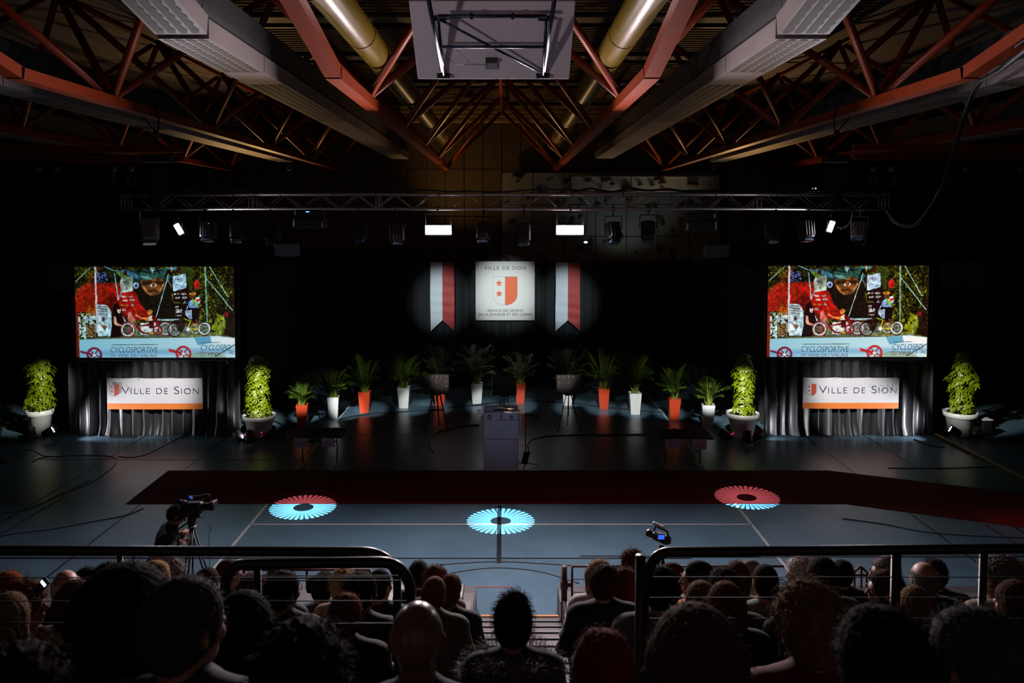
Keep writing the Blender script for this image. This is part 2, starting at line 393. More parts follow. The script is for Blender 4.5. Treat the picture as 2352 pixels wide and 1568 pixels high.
# cross tubes seen low at the far sides
for s, px0, px1, py in ((-1, -60, 420, 372), (1, 1960, 2420, 368)):
    for k, (dy, Y) in enumerate(((0, 20.0), (-22, 18.4))):
        a = at(px0, py+dy-8, Y); b = at(px1, py+dy+4, Y)
        b.z = a.z
        mb = MB(); beam(mb, a, b, .16, .16)
        o = mb.build('cross_beam', m_steel); tag(o, f"{'lower' if k == 0 else 'upper'} orange lit steel cross beam at the {'left' if s < 0 else 'right'} edge", 'roof beam')

# ------------------------------------------------ long lamp housings
m_house = mat('lamp_housing', (.26, .225, .225), .5, var=.1, scale=2)
m_side = mat('housing_dark', (.04, .042, .045), .8, bump=.6, bscale=18)
m_louv = mat('louvre_dark', (.10, .085, .06), .6)
def housing(x, h, wd, label, yend=29.4):
    z = H+h; O = Vector((x, 9.7, z)); t = thing('lamp_housing', label, 'ceiling lamp', O)
    segs = [(5.2, 7.4), (7.42, 9.68), (9.72, 11.9), (11.92, 13.0), (13.02, 15.2), (15.22, 18.0), (18.02, 21.0), (21.02, 24.0), (24.02, 27.0), (27.02, yend)]
    for y0, y1 in segs:
        za, zb = z+zr(y0+.0), z+zr(y1+.0)
        if y0 > 9.6: za = zb = z
        mb = MB()
        a = Vector((x, y0, za+.12))-O; b = Vector((x, y1, zb+.12))-O
        beam(mb, a, b, wd, .24); seg = mb.build('lamp_segment', m_house, t)
        if 7 < y0 < 15.3 and y0 != 11.92:
            for q in range(4):
                xx = x+(q-1.5)*wd*.225
                d = (b-a).normalized(); side = d.cross(Vector((0, 0, 1))).normalized(); up = side.cross(d)
                base = Vector((xx, 0, 0)); mb = MB(); n = max(6, int((y1-y0)/.085)); w2 = wd*.085
                pts0 = [a+d*.04, b-d*.04]; L_ = (b-a).length-.08
                vs = []; fs = []
                for i in range(n+1):
                    p = a+d*(.04+L_*i/n)+Vector((xx-x, 0, 0))-up*.1225
                    j = 1.0 if i % 2 else .45
                    vs += [p-side*w2, p+side*w2*j]
                vs2 = [v-up*.004 for v in vs]
                for i in range(n): fs.append((2*i, 2*i+1, 2*i+3, 2*i+2))
                mb._add(vs2, fs); mb._add(vs, [tuple(reversed(f)) for f in fs]); mb.build('louvre', m_louv, seg)
    for y0, y1 in ((5.2, 9.7), (9.7, yend-.3)):
        za = z+zr(y0) if y0 < 9.6 else z
        mb = MB(); beam(mb, Vector((x+.0, y0, za+.48))-O, Vector((x, y1, z+.48))-O, wd*.8, .46); mb.build('cable_tray', m_side, t)
housing(XC-3.72, 2.15, .62, 'long pale louvred lamp housing left of the ceiling backboard')
housing(XC+3.72, 2.15, .62, 'long pale louvred lamp housing right of the ceiling backboard')
housing(XC-7.55, 1.95, .55, 'long grey lamp housing under the second truss on the left', 28)
housing(XC+7.55, 1.95, .55, 'long grey lamp housing under the second truss on the right', 28)
housing(XC-11.5, 1.9, .5, 'long grey lamp housing at the far left edge of the roof', 28)
housing(XC+11.5, 1.9, .5, 'long grey lamp housing at the far right edge of the roof', 28)

# ------------------------------------------------ air ducts
m_duct = mat('yellow_duct', (.11, .07, .004), .34, var=.12, scale=3, bump=.12, bscale=9, spec=.16)
m_cap = mat('duct_cap', (.45, .42, .04), .35)
for x, lab in ((-1.92, 'yellow round air duct left of the ceiling backboard'), (1.55, 'yellow round air duct right of the ceiling backboard')):
    O = Vector((x, 26, H+2.42)); t = thing('air_duct', lab, 'duct', O)
    pr = []; Y = 5.0
    while Y < 26.6:
        z = 0.0; pr.append(Vector((0, Y-26, z))); Y += .4
    rr = [.200+(.005 if i % 2 else 0) for i in range(len(pr))]
    mb = MB(); mb.tube(pr, rr, 20, cap=False); mb.build('duct_pipe', m_duct, t)
    for Y in (7.6, 10.6, 13.6, 16.6, 19.6, 22.6, 25.6):
        mb = MB(); d = .05; mb.tube([(0, Y-26, 0), (0, Y-26+d, 0)], .215, 20, cap=False); mb.build('duct_collar', m_duct, t)
    mb = MB(); M = rect_rot(-PI/2); mb.lathe([(.198, 0), (.19, .04), (.14, .08), (.0, .10)], (0, pr[-1].y, 0), 20, M); mb.build('end_cap', m_cap, t)

# ------------------------------------------------ backboard folded up under the roof (rear side visible)
m_bb = mat('backboard_white', (.85, .77, .83), .6, var=.03, scale=3)
m_navy = mat('navy_steel', (.012, .018, .06), .4)
m_blk = mat('black_plastic', (.006, .006, .007), .45)
m_gal = mat('galvanised', (.35, .35, .36), .4, metal=.6)
bl = at(960, 180, 9.5); br = at(1307, 180, 9.5); tl = at(940, 2, 8.67); cx_ = (bl.x+br.x)/2
t = thing('ceiling_backboard', 'white basketball backboard folded up under the roof, seen from behind', 'backboard', (cx_, 9.5, bl.z))
up = Vector((0, 8.67-9.5, tl.z-bl.z)); hh = up.length; ang = math.atan2(up.z, up.y)
M = Matrix.Rotation(ang-PI/2, 4, 'X')      # local z -> along the board
Wb = br.x-bl.x
MB().bbox((M @ Vector((0, -.0, hh/2))), (Wb, .03, hh), .006, M).build('board', m_bb, t)
def bp(x, z, off): return M @ Vector((x, off, z))
def frame(p, q, r=.018, nm='frame_tube'): mb = MB(); mb.tube([p, q], r, 8); mb.build(nm, m_navy, t)
fx = Wb*.325
n_ = -1
if (M @ Vector((0, 1, 0))).y < 0: n_ = 1
o1 = .16*n_
for sx in (-1, 1):
    frame(bp(sx*fx*1.02, .1, .03*n_), bp(sx*fx*1.12, hh+.5, .42*n_), .024)
    frame(bp(sx*fx*1.0, .09, .05*n_), bp(sx*fx*1.0, hh*.86, o1), .018)
    for zz in (.07, hh*.82): MB().bbox(bp(sx*fx*1.0, zz, .035*n_), (.16, .06, .045), .006, M).build('bracket', m_blk, t)
frame(bp(-fx, hh*.55, o1), bp(fx, hh*.55, o1)); frame(bp(-fx, hh*.93, o1), bp(fx, hh*.93, o1), .022)
frame(bp(-fx, hh*.90, o1), bp(fx, .12, .06*n_), .014)
for sx in (-.38, .38): MB().bbox(bp(sx*fx*1.0, hh*.93, o1), (.035, .05, .06), .006, M).build('clamp', m_blk, t)
MB().bbox(bp(-.02, .24, .03*n_), (.14, .02, .15), .004, M).build('rim_plate', m_gal, t)
MB().bbox(bp(-.02, .31, .05*n_), (.13, .05, .045), .004, M).build('rim_hinge', m_side, t)
mb = MB(); mb.tube(smooth_path([bp(-fx, hh*.5, o1), bp(-fx*.75, hh*.33, o1), bp(-.3, .26, .06*n_), bp(-.07, .24, .05*n_)], 6), .003, 5); mb.build('release_cord', m_blk, t)

# ------------------------------------------------ boards hung at the back wall
for px0, px1, py0, py1, lab in ((112, 162, 604, 668, 'dim basketball backboard on the back wall, partly behind the left screen'), (2158, 2262, 598, 658, 'dim basketball backboard on the back wall right of the right screen')):
    a = at(px0, py0, 29.5); b = at(px1 if px1 > 1000 else 215, py1, 29.5)
    t = thing('wall_backboard', lab, 'backboard', ((a.x+b.x)/2, 29.5, b.z))
    W_, H_ = b.x-a.x, a.z-b.z
    MB().bbox((0, 0, H_/2), (W_, .04, H_), .01).build('board', mat('wall_board_white', (.3, .26, .25), .6), t)
    for c, d in (((-.3, -.03, .4), (.03, .01, .45)), ((.3, -.03, .4), (.03, .01, .45)), ((0, -.03, .63), (.6, .01, .03)), ((0, -.03, .18), (.6, .01, .03))): MB().box(c, d).build('target_line', m_dkline, t)
    for sx in (-1, 1): mb = MB(); beam(mb, (sx*.5, .1, H_*.7), (sx*.5, 1.15, H_*.7), .06, .06); mb.build('wall_arm', m_blk, t)
    M_ = MB(); M_.torus((0, -.28, .16), .22, .012, 20, 6); M_.build('hoop', mat('hoop_orange', (.3, .06, .02), .5), t)

# ------------------------------------------------ climbing wall
m_clw = mat('climbing_grey', (.24, .25, .25), .85, bump=.3, bscale=6, var=.08, scale=2)
m_clw2 = mat('climbing_pale', (.40, .44, .42), .8, bump=.3, bscale=6, var=.1, scale=3)
m_hold = mat('climbing_hold', (.08, .07, .06), .7)
a = at(1153, 396, 30.2); b = at(1652, 600, 30.2)
cw = thing('climbing_wall', 'grey climbing wall with dark holds on the back wall, right of the hall centre', 'climbing wall', ((a.x+b.x)/2, 30.2, 3.6))
W_ = b.x-a.x; Hc = a.z-3.6; n = 7
me = MB().bbox((0, 0, 0), (W_/n-.02, .12, Hc/3-.02), .015).mesh('wall_panel'); me.materials.append(m_clw)
for i in range(n):
    for j in range(3): link('wall_panel', me, cw, (-W_/2+(i+.5)*W_/n, R.uniform(-.015, .015), (j+.5)*Hc/3))
o0 = at(1313, 404, 29.0); o1_ = at(1652, 437, 29.0); c_ = (o0+o1_)/2
nseg = 5
for i in range(nseg):
    wv = (o1_.x-o0.x)/nseg; hv = o0.z-o1_.z
    MB().bbox((o0.x+(i+.5)*wv-cw.location.x, 29.1-30.2, (o0.z+o1_.z)/2-3.6), (wv-.02, .2, hv), .02).build('overhang_panel', m_clw2, cw)
    MB().box((o0.x+(i+.5)*wv-cw.location.x, 29.65-30.2, o1_.z-3.6+.02), (wv, 1.0, .1)).build('overhang_soffit', m_clw, cw)
    MB().box((o0.x+(i+.5)*wv-cw.location.x, 28.97-30.2, o0.z-3.6-.04), (wv*.8, .05, .04)).build('edge_strip', m_clw2, cw)
rh = random.Random(5)
hm = []
for q in range(4):
    mbh = MB(); mbh.ball((0, 0, 0), .06+.02*q, 8, (1+.3*q % 1, .6, .7+.1*q)); mm = mbh.mesh('hold'); mm.materials.append(m_hold); hm.append(mm)
for k in range(70): link('hold', hm[k % 4], cw, (rh.uniform(-W_/2+.1, W_/2-.1), -.1, rh.uniform(.2, Hc-.08)), (0, rh.uniform(0, 3), 0))
for k in range(12): link('hold', hm[k % 4], cw, (rh.uniform(o0.x, o1_.x)-cw.location.x, -1.24, rh.uniform(o1_.z+.08, o0.z-.12)-3.6))

# ------------------------------------------------ gym rings hanging at both sides
m_ring = mat('wooden_ring', (.10, .08, .06), .5); m_strap = mat('ring_strap', (.05, .045, .04), .8); m_pul = mat('pulley_wheel', (.2, .17, .16), .5)
RG = [(92, 437, 'left'), (132, 437, 'left'), (262, 409, 'left'), (302, 415, 'left'), (2006, 415, 'right'), (2047, 415, 'right'), (2173, 424, 'right'), (2215, 424, 'right'), (2340, 428, 'right')]
words = ['leftmost', 'second from the left', 'third from the left', 'rightmost']; wr = ['leftmost', 'second from the left', 'middle', 'second from the right', 'rightmost']
for i, (px, py, sd) in enumerate(RG):
    Y = 20.0; p = at(px, py, Y)
    lab = f"dim gymnastic ring at the upper {sd} side, {(words[i] if i < 4 else wr[i-4])} of its set"
    t = thing('gymnastic_ring', lab, 'gym ring', p, 0, 'gymnastic rings')
    M_ = MB(); M_.torus((0, 0, 0), .105, .014, 20, 6, rect_rot(PI/2, 0, R.uniform(-.9, .9))); M_.build('ring', m_ring, t)
    tp = at(px, 388, Y).z-p.z
    mb = MB(); mb.tube([(0, 0, .1), (0, 0, tp)], .008, 5); mb.build('strap', m_strap, t)
    mb = MB(); mb.lathe([(.05, -.03), (.065, -.02), (.065, .02), (.05, .03)], (0, -.03, tp), 14, rect_rot(PI/2)); mb.build('pulley', m_pul, t)
    mb = MB(); mb.tube([(0, 0, tp), (0, 0, at(px, 366, Y).z-p.z)], .012, 5); mb.build('hanger', m_blk, t)
# ================================================================== stage lighting truss
m_alu = mat('truss_aluminium', (.42, .38, .39), .35, metal=.8)
m_cable = mat('black_cable', (.006, .006, .007), .5)
pa = at(283, 480, TY); pb = at(2037, 480, TY); ptop = at(1160, 447, TY)
zb_, zt_ = pa.z, ptop.z; x0, x1 = pa.x, pb.x; LT = x1-x0; TM = (x0+x1)/2
ht = zt_-zb_; hd = ht/2
t = thing('lighting_truss', 'long aluminium box truss hung across the hall above the stage', 'stage truss', (TM, TY, zb_))
for dz in (0, ht):
    for dy in (-hd, hd): mb = MB(); mb.tube([(-LT/2, dy, dz), (LT/2, dy, dz)], .025, 10); mb.build('chord_tube', m_alu, t)
nb = 40; st = (LT-.5)/nb
mbv = {}
def brace(a, b, r=.0085): mb = MB(); bar_between(mb, a, b, r, 5); mb.build('brace', m_alu, t)
for i in range(nb):
    xa = -LT/2+.25+i*st; xb = xa+st
    for dy in (-hd, hd):
        if i % 2: brace((xa, dy, 0), (xb, dy, ht))
        else: brace((xa, dy, ht), (xb, dy, 0))
    if i % 2: brace((xa, -hd, 0), (xb, hd, 0)); brace((xa, -hd, ht), (xb, hd, ht))
    else: brace((xa, hd, 0), (xb, -hd, 0))
for i in range(7):
    for o in (-.03, .03):
        xx = -LT/2+.06+(LT-.12)*i/6+o
        for dy in (-hd, hd): brace((xx, dy, 0), (xx, dy, ht), .011)
for i in range(16):
    xx = -LT/2+.4+i*(LT-.8)/15+R.uniform(-.15, .15)
    MB().torus((0, 0, 0), .034, .006, 10, 5, rect_rot(0, PI/2)).build('cable_tie', m_blk, t, (xx, -hd, ht))
mb = MB(); pts = [(x, R.uniform(-.1, .1), ht+.04+R.uniform(0, .05)) for x in np.arange(-LT/2+.3, LT/2-.3, .35)]
mb.tube(smooth_path(pts, 3), .016, 5)
pts = [(x, R.uniform(-.1, .1), ht+.05+R.uniform(0, .06)) for x in np.arange(1.0, 3.8, .22)]
mb.tube(smooth_path(pts, 3), .022, 5); mb.build('cable_bundle', m_cable, t)

# hoists and straps
m_strapb = mat('black_strap', (.01, .01, .011), .7)
m_chbag = mat('chain_bag', (.008, .008, .009), .8)
for px, lab in ((362, 'black chain hoist and bag on the left end of the stage truss'), (1919, 'black chain hoist and bag on the right end of the stage truss')):
    p = at(px, 440, TY); top = at(px, 300, TY)
    t2 = thing('chain_hoist', lab, 'hoist', p)
    MB().bbox((0, 0, .28), (.30, .24, .26), .03).build('motor', m_chbag, t2)
    MB().bbox((.0, 0, .56), (.5 if px < 1000 else .42, .22, .13), .02).build('motor_bracket', m_blk, t2)
    mb = MB(); mb.lathe([(.13, -.28), (.155, -.2), (.16, .1), (.15, .16)], (0, 0, 0), 16); mb.build('chain_bag', m_chbag, t2)
    mb = MB(); mb.tube([(0, 0, .6), (0, 0, top.z-p.z-.05)], .012, 6); mb.build('chain', m_blk, t2)
    mb = MB(); mb.ball((0, 0, top.z-p.z-.04), .05, 10); mb.build('hook', m_blk, t2)
    sgn = -1 if px < 1000 else 1
    xch = XC+sgn*5.85
    q = Vector((xch-p.x, 0, Z0-p.z))
    for a_, b_ in ((-.14, .02), (.14, .02)):
        mb = MB(); beam(mb, (a_*.2, 0, top.z-p.z), (q.x+a_, 0, q.z-.06), .045, .012); mb.build('sling', m_strapb, t2)
    mb = MB(); mb._add([], []);
    for s_ in (-1, 1): beam(mb, (q.x+s_*.12, 0, q.z-.1), (q.x+s_*.11, 0, q.z+.12), .05, .012)
    beam(mb, (q.x-.13, 0, q.z+.12), (q.x+.13, 0, q.z+.12), .05, .012); mb.build('sling_loop', m_strapb, t2)
# hanging loops under the second trusses
for px, sd in ((664, 'left'), (1640, 'right')):
    p = at(px, 385, 22.0); t2 = thing('hanging_shackle', f'small bright shackle and cord hanging below the {sd} truss end', 'shackle', p)
    mb = MB(); mb.torus((0, 0, 0), .06, .014, 12, 5, rect_rot(PI/2)); mb.build('shackle_ring', m_gal, t2)
    for s_ in (-1, 1): mb = MB(); mb.tube([(0, 0, .05), (s_*.12+(XC+(-5.85 if sd == 'left' else 5.85)-p.x)*.5, 0, Z0-.06-p.z)], .008, 5); mb.build('wire', m_gal, t2)
    mb = MB(); mb.tube([(0, 0, -.05), (.05, 0, -.5), (.02, 0, -1.0)], .007, 5); mb.build('cord', m_blk, t2)

# fixtures
m_fix = mat('fixture_black', (.009, .009, .012), .45); m_fix2 = mat('fixture_grey', (.10, .10, .11), .4); m_fixs = mat('fixture_silver', (.35, .35, .37), .35, metal=.5)
m_glass = mat('lens_glass', (.02, .03, .05), .15)
e_flood = emit('flood_glow', (1, .93, .95), 26); e_small = emit('small_flood_glow', (.93, .92, 1), 9)
def clamp_yoke(t2, w_, drop, m=None):
    m = m or m_fix
    MB().bbox((0, 0, drop+.01), (.05, .06, .08), .01).build('clamp', m, t2)
    MB().bbox((0, 0, drop-.02), (.035, 2*hd+.08, .03), .005).build('mount_bar', m, t2)
    mb = MB(); mb.tube([(0, 0, drop-.03), (0, 0, .14+w_*.35)], .012, 6)
    zt = .14+w_*.35
    mb.tube([(-w_/2-.02, 0, 0), (-w_/2-.02, 0, zt), (w_/2+.02, 0, zt), (w_/2+.02, 0, 0)], .011, 6); mb.build('yoke', m, t2)
def flood(px, py, w_, h_, em, lab, rot=0.0, yaw=0, nm='flood_light'):
    p = at(px, py, TY); drop = zb_-p.z
    t2 = thing(nm, lab, 'stage light', p)
    clamp_yoke(t2, w_*.9, drop)
    M = rect_rot(.18, rot, yaw)
    h = MB().bbox((0, .06, 0), (w_+.05, .12, h_+.05), .015, M).build('housing', m_fix, t2)
    for k in range(5): MB().box(M @ Vector(((k-2)*w_*.18, .135, 0)), (.012, .04, h_), M).build('cooling_fin', m_fix, t2)
    MB().bbox((0, -.012, 0), (w_, .02, h_), .008, M).build('lamp_face', em, t2)
flood(1007, 528, .44, .155, e_flood, 'glaring white flood light left of the centre sign under the truss')
flood(1309, 528, .46, .155, e_flood, 'glaring white flood light right of the centre sign under the truss')
flood(411, 526, .09, .19, e_small, 'small tilted white lamp at the left end of the truss', -.45)
flood(1908, 520, .09, .19, e_small, 'small tilted white lamp at the right end of the truss', .28)
def par(px, py, s, lab, tilt=-.4, yaw=0.0, m=None, cat='stage light', Y=TY, led=None):
    p = at(px, py, Y); m = m or m_fix; t2 = thing('stage_lamp', lab, cat, p)
    clamp_yoke(t2, .26*s, zb_-p.z, m)
    M = rect_rot(tilt, 0, yaw)
    mb = MB(); mb.bbox((0, .02, -.04*s), (.25*s, .22*s, .34*s), .03, M); mb.build('lamp_body', m, t2)
    for k in range(4): MB().box(M @ Vector(((k-1.5)*.055*s, -.11*s, -.02*s)), (.012, .035, .26*s), M).build('cooling_fin', m, t2)
    MB().bbox(M @ Vector((0, .02, -.23*s)), (.2*s, .18*s, .05), .015, M).build('lens', m_glass, t2)
    if led: MB().ball(M @ Vector((.05, -.12*s, .05)), .007, 6).build('status_led', led, t2)
e_green = emit('led_green', (.1, 1, .6), 1.2); e_blue = emit('led_blue', (.15, .45, 1), 3); e_red = emit('led_red', (1, .01, .08), 5)
par(342, 522, 1.15, 'grey shiny stage lamp pointing down at the left end of the truss', -.25, .5, m_fix2)
par(1974, 528, .95, 'silver backed stage lamp at the right end of the truss', -.6, -.55, m_fixs)
for k, (px, py, lab) in enumerate(((478, 522, 'dark stage lamp right of the small left lamp'), (543, 524, 'dark stage lamp beside the left projector, second along'), (628, 528, 'dark stage lamp just left of the left projector'), (826, 524, 'dark stage lamp between the left projector and the left flood light'), (911, 530, 'tilted dark stage lamp nearest left of the left flood light'), (1112, 528, 'dark stage lamp right of the left flood light'), (1203, 530, 'dark stage lamp left of the right flood light'), (1408, 527, 'dark stage lamp nearest right of the right flood light'), (1489, 524, 'dark stage lamp left of the right projector'), (1775, 524, 'tilted dark stage lamp right of the right projector'), (1851, 522, 'dark stage lamp left of the small right lamp'))):
    par(px, py, .95, lab, -.35 if k % 2 else -.15, (0, .3, -.2)[k % 3], led=e_green if px == 478 else None)
def projector(px, py, lab, led):
    p = at(px, py, TY); t2 = thing('projector', lab, 'projector', p); drop = zb_-p.z
    MB().bbox((0, 0, 0), (.50, .42, .17), .02).build('projector_body', m_fix, t2)
    MB().bbox((0, 0, .17), (.46, .40, .10), .02).build('projector_cage', m_fix, t2)
    for k in range(6): MB().box((-.2+k*.07, -.215, 0), (.035, .01, .08)).build('vent', m_side, t2)
    mb = MB(); mb.lathe([(.05, 0), (.055, .08), (.045, .1)], (.1, .22, 0), 14, rect_rot(-PI/2)); mb.build('lens', m_glass, t2)
    for s_ in (-1, 1): mb = MB(); mb.tube([(s_*.15, 0, .2), (s_*.15, 0, drop)], .012, 6); mb.build('hanger_rod', m_fix, t2)
    if led: MB().box((0, -.222, .19), (.05, .01, .014)).build('status_display', e_blue, t2)
projector(714, 512, 'black projector under the truss aimed at the left screen', True)
projector(1605, 518, 'black projector under the truss aimed at the right screen', False)
m_panel = mat('monitor_panel', (.10, .12, .14), .35)
for px, py, c, lab in ((660, 573, m_panel, 'grey panel hanging below the left projector'), (1645, 575, mat('monitor_panel_dark', (.05, .055, .06), .5), 'dim dark panel hanging below the right projector')):
    p = at(px, py, TY-.1); t2 = thing('stage_monitor', lab, 'monitor', p); M = rect_rot(.35)
    MB().bbox((0, 0, 0), (.43, .05, .24), .01, M).build('panel_body', m_fix, t2)
    MB().bbox(M @ Vector((0, -.03, 0)), (.41, .012, .22), .004, M).build('panel_face', c, t2)
    for s_ in (-1, 1): mb = MB(); mb.tube([(s_*.18, 0, .1), (s_*.18, .1, zb_-p.z)], .008, 5); mb.build('hanger_rod', m_fix, t2)
p = at(1345, 556, TY+.3); t2 = thing('small_spot_lamp', 'tiny lit oval lamp below the right flood light', 'stage light', p)
mb = MB(); mb.lathe([(.05, -.07), (.05, .0), (.045, .02)], (0, 0, .0), 14, rect_rot(PI/2-.5)); mb.build('lamp_body', m_fix, t2)
mb = MB(); mb.ball((0, -.03, 0), .035, 10, (1, .4, .5)); mb.build('lamp_face', emit('spot_face', (.85, .95, 1), 4), t2)
mb = MB(); mb.tube([(0, 0, .03), (0, -.3, zb_-p.z)], .008, 5); mb.build('hanger_rod', m_fix, t2)
# router lights on the truss top
p = at(1867, 433, TY); t2 = thing('control_box', 'small black box with blue and amber lights on top of the truss', 'control box', p)
MB().bbox((0, 0, -.02), (.2, .14, .07), .01).build('box_body', m_fix, t2)
MB().ball((.02, -.075, 0), .014, 6).build('blue_light', e_blue, t2); MB().ball((-.03, -.075, 0), .009, 6).build('amber_light', emit('led_amber', (1, .4, .05), 2), t2)
mb = MB(); mb.tube([(-.08, 0, .0), (-.085, 0, .2)], .004, 5); mb.build('antenna', m_fix, t2)
# white cable curl from lamp and hanging power cables
m_wcab = mat('pale_cable', (.75, .7, .72), .5)
for pts, lab in (([(322, 485), (322, 508), (330, 522), (342, 528)], 'pale cable loop above the leftmost stage lamp'), ([(1958, 485), (1952, 510), (1940, 520), (1923, 523)], 'pale cable loop left of the silver backed lamp'), ([(1955, 505), (1945, 520), (1935, 524), (1930, 526)], 'short pale cable below the silver backed lamp')):
    mb = MB(); mb.tube(smooth_path([at(a_, b_, TY-.12) for a_, b_ in pts], 6), .006, 6); tag(mb.build('lamp_cable', m_wcab), lab, 'cable')
mp_ = [(2033, 482), (2052, 507), (2082, 518), (2110, 505), (2140, 465), (2160, 432)]
cols = [m_wcab, m_wcab, mat('grey_cable', (.4, .38, .4), .5), m_wcab, m_cable]
root = thing('power_cables', 'bundle of pale power cables sagging from the right end of the truss', 'cable', at(2033, 482, TY), 0)
for k in range(5):
    pts = [at(x+R.uniform(-3, 3), y+R.uniform(-3, 3)+k, TY-.03*k)-root.location for x, y in mp_]
    mb = MB(); mb.tube(smooth_path(pts, 8), .007, 6); mb.build('cable', cols[k], root)
for k in range(2):
    pts = [at(x+k*7, y, Y)-root.location for x, y, Y in ((2160, 432, 13.5), (2180, 372, 13.2), (2196, 320, 12.8), (2212, 270, 12.4), (2232, 215, 11.8), (2250, 186, 11.0))]
    mb = MB(); mb.tube(smooth_path(pts, 8), .028 if k == 0 else .012, 7); mb.build('cable', m_cable, root)
pts = [at(x, y, Y)-root.location for x, y, Y in ((2250, 186, 11.0), (2290, 165, 10), (2330, 135, 9), (2380, 95, 8))]
mb = MB(); mb.tube(smooth_path(pts, 8), .03, 7); mb.tube(smooth_path([q+Vector((0, 0, .09+.04*math.sin(i))) for i, q in enumerate(pts)], 8), .012, 6); mb.build('cable', m_cable, root)

# ================================================================== curtains
m_velvet = mat('black_velvet', (.014, .017, .020), .8, sheen=.12)
m_satin = mat('black_satin', (.030, .031, .034), .42, spec=.6, sheen=.3)
def curtain(name, path, z0, z1, mt, parent, seed, amp=.07, wl=.28, step=.022, nz=14, pool=0.0, zcut=None, hem=None):
    rr = random.Random(seed); path = [Vector((x, y, 0)) for x, y in path]
    L_ = [0]; 
    for a_, b_ in zip(path, path[1:]): L_.append(L_[-1]+(b_-a_).length)
    n = int(L_[-1]/step); vs = []; ph = [rr.uniform(0, 6.28) for _ in range(8)]
    def pos(s):
        for i in range(len(path)-1):
            if s <= L_[i+1] or i == len(path)-2:
                a_, b_ = path[i], path[i+1]; d = (b_-a_).normalized(); return a_+d*(s-L_[i]), Vector((d.y, -d.x, 0))
    for j in range(nz+1):
        tz = j/nz; z = z0+(z1-z0)*tz
        for i in range(n+1):
            s = i*step; p, nrm = pos(s)
            lo = 1-tz
            q = s*2*PI/wl+.9*math.sin(s*1.7+ph[0])+.7*math.sin(s*3.9+ph[1])+lo*.5*math.sin(s*2.3+ph[2])
            f = (1-abs(math.sin(q/2))**.8)*1.0
            f = f*(.55+.45*math.sin(s*2.9+ph[3])**2)+.25*math.sin(s*9.1+ph[4]+lo)
            f *= amp*(.5+.5*min(1, lo*2.2)+.25*lo)
            off = f+pool*max(0, lo-.8)**2*25*(.6+.5*math.sin(s*4.7+ph[5]))
            zz = z
            if hem and j == 0: zz += hem*math.sin(s*5.3+ph[6])
            vs.append(p+nrm*off+Vector((0, 0, zz)))
    fs = [(j*(n+1)+i, j*(n+1)+i+1, (j+1)*(n+1)+i+1, (j+1)*(n+1)+i) for j in range(nz) for i in range(n)]
    mb = MB(); mb._add(vs, fs, True); return mb.build(name, mt, parent)
CXL, CXR = at(690, 700, 26.3).x, at(1640, 700, 26.3).x
zc = at(1160, 601, 26.3).z
curt = thing('stage_curtain', 'tall black folded backdrop curtain behind the palms and centre sign', 'curtain', (0, 26.3, 0))
o = curtain('curtain_cloth', [(CXL, 20.8), (CXL, 26.3), (CXR, 26.3), (CXR, 20.8)], .02, zc, m_velvet, curt, 3, .10, .33, .03)
o.location = (0, -26.3, 0)
for a_, b_ in (((CXL, 20.8), (CXL, 26.3)), ((CXL, 26.3), (CXR, 26.3)), ((CXR, 26.3), (CXR, 20.8))):
    mb = MB(); mb.tube([(a_[0], a_[1]-26.3, zc), (b_[0], b_[1]-26.3, zc)], .03, 8); mb.build('curtain_rail', m_blk, curt)
for x, y in ((CXL, 20.8), (CXL, 26.3), (CXR, 26.3), (CXR, 20.8), (-2.4, 26.42), (2.4, 26.42)):
    mb = MB(); mb.tube([(x, y-26.3+.05, 0), (x, y-26.3+.05, zc)], .03, 8); mb.build('upright_pole', m_blk, curt)

# ------------------------------------------------ emblem helpers
m_wsign = mat('sign_white', (.80, .82, .82), .6); m_osign = mat('sign_orange', (.80, .13, .03), .55); m_outline = mat('sign_outline', (.25, .27, .28), .6)
m_ink = mat('sign_ink', (.03, .04, .05), .6); m_inkb = mat('banner_ink', (.02, .025, .07), .55)
def shield_poly(w_, h_, side=0, n=10):
    hw = w_/2; zs = -h_*.36+h_/2
    zs = h_/2-h_*.64
    pts = []
    if side <= 0: pts += [(0, h_/2), (-hw, h_/2), (-hw, zs)]+[(-hw*math.cos(a), zs-(h_/2+zs)*math.sin(a)) for a in [PI/2*k/n for k in range(1, n+1)]]
    else: pts += []
    if side == 0:
        pts = pts[1:]+[(hw*math.cos(a), zs-(h_/2+zs)*math.sin(a)) for a in [PI/2*k/n for k in range(n-1, -1, -1)]]+[(hw, h_/2)]
    if side > 0: pts = [(0, h_/2), (0, -h_/2)]+[(hw*math.cos(a), zs-(h_/2+zs)*math.sin(a)) for a in [PI/2*k/n for k in range(n-1, -1, -1)]]+[(hw, h_/2)]
    return pts
def star_poly(r, rot=0):
    return [((r if k % 2 == 0 else r*.40)*math.sin(-PI*k/5+rot), (r if k % 2 == 0 else r*.40)*math.cos(-PI*k/5+rot)) for k in range(10)]
def emblem(parent, c, w_, h_, th=.004, white=None, red=None, outline=None):
    c = Vector(c); white = white or m_wsign; red = red or m_osign; ol = max(.006, w_*.012)
    MB().prism(shield_poly(w_+2*ol, h_+2*ol), -th, None, c).build('shield_outline', outline or m_outline, parent)
    MB().prism(shield_poly(w_, h_, -1), -th, None, c+Vector((-ol*.3, -th, 0))).build('white_field', white, parent)
    MB().prism(shield_poly(w_, h_, 1), -th, None, c+Vector((ol*.5, -th, 0))).build('red_field', red, parent)
    for dz in (h_*.27, -h_*.10): MB().prism(star_poly(w_*.165), -th, None, c+Vector((-w_*.25, -2*th, dz))).build('star', red, parent)
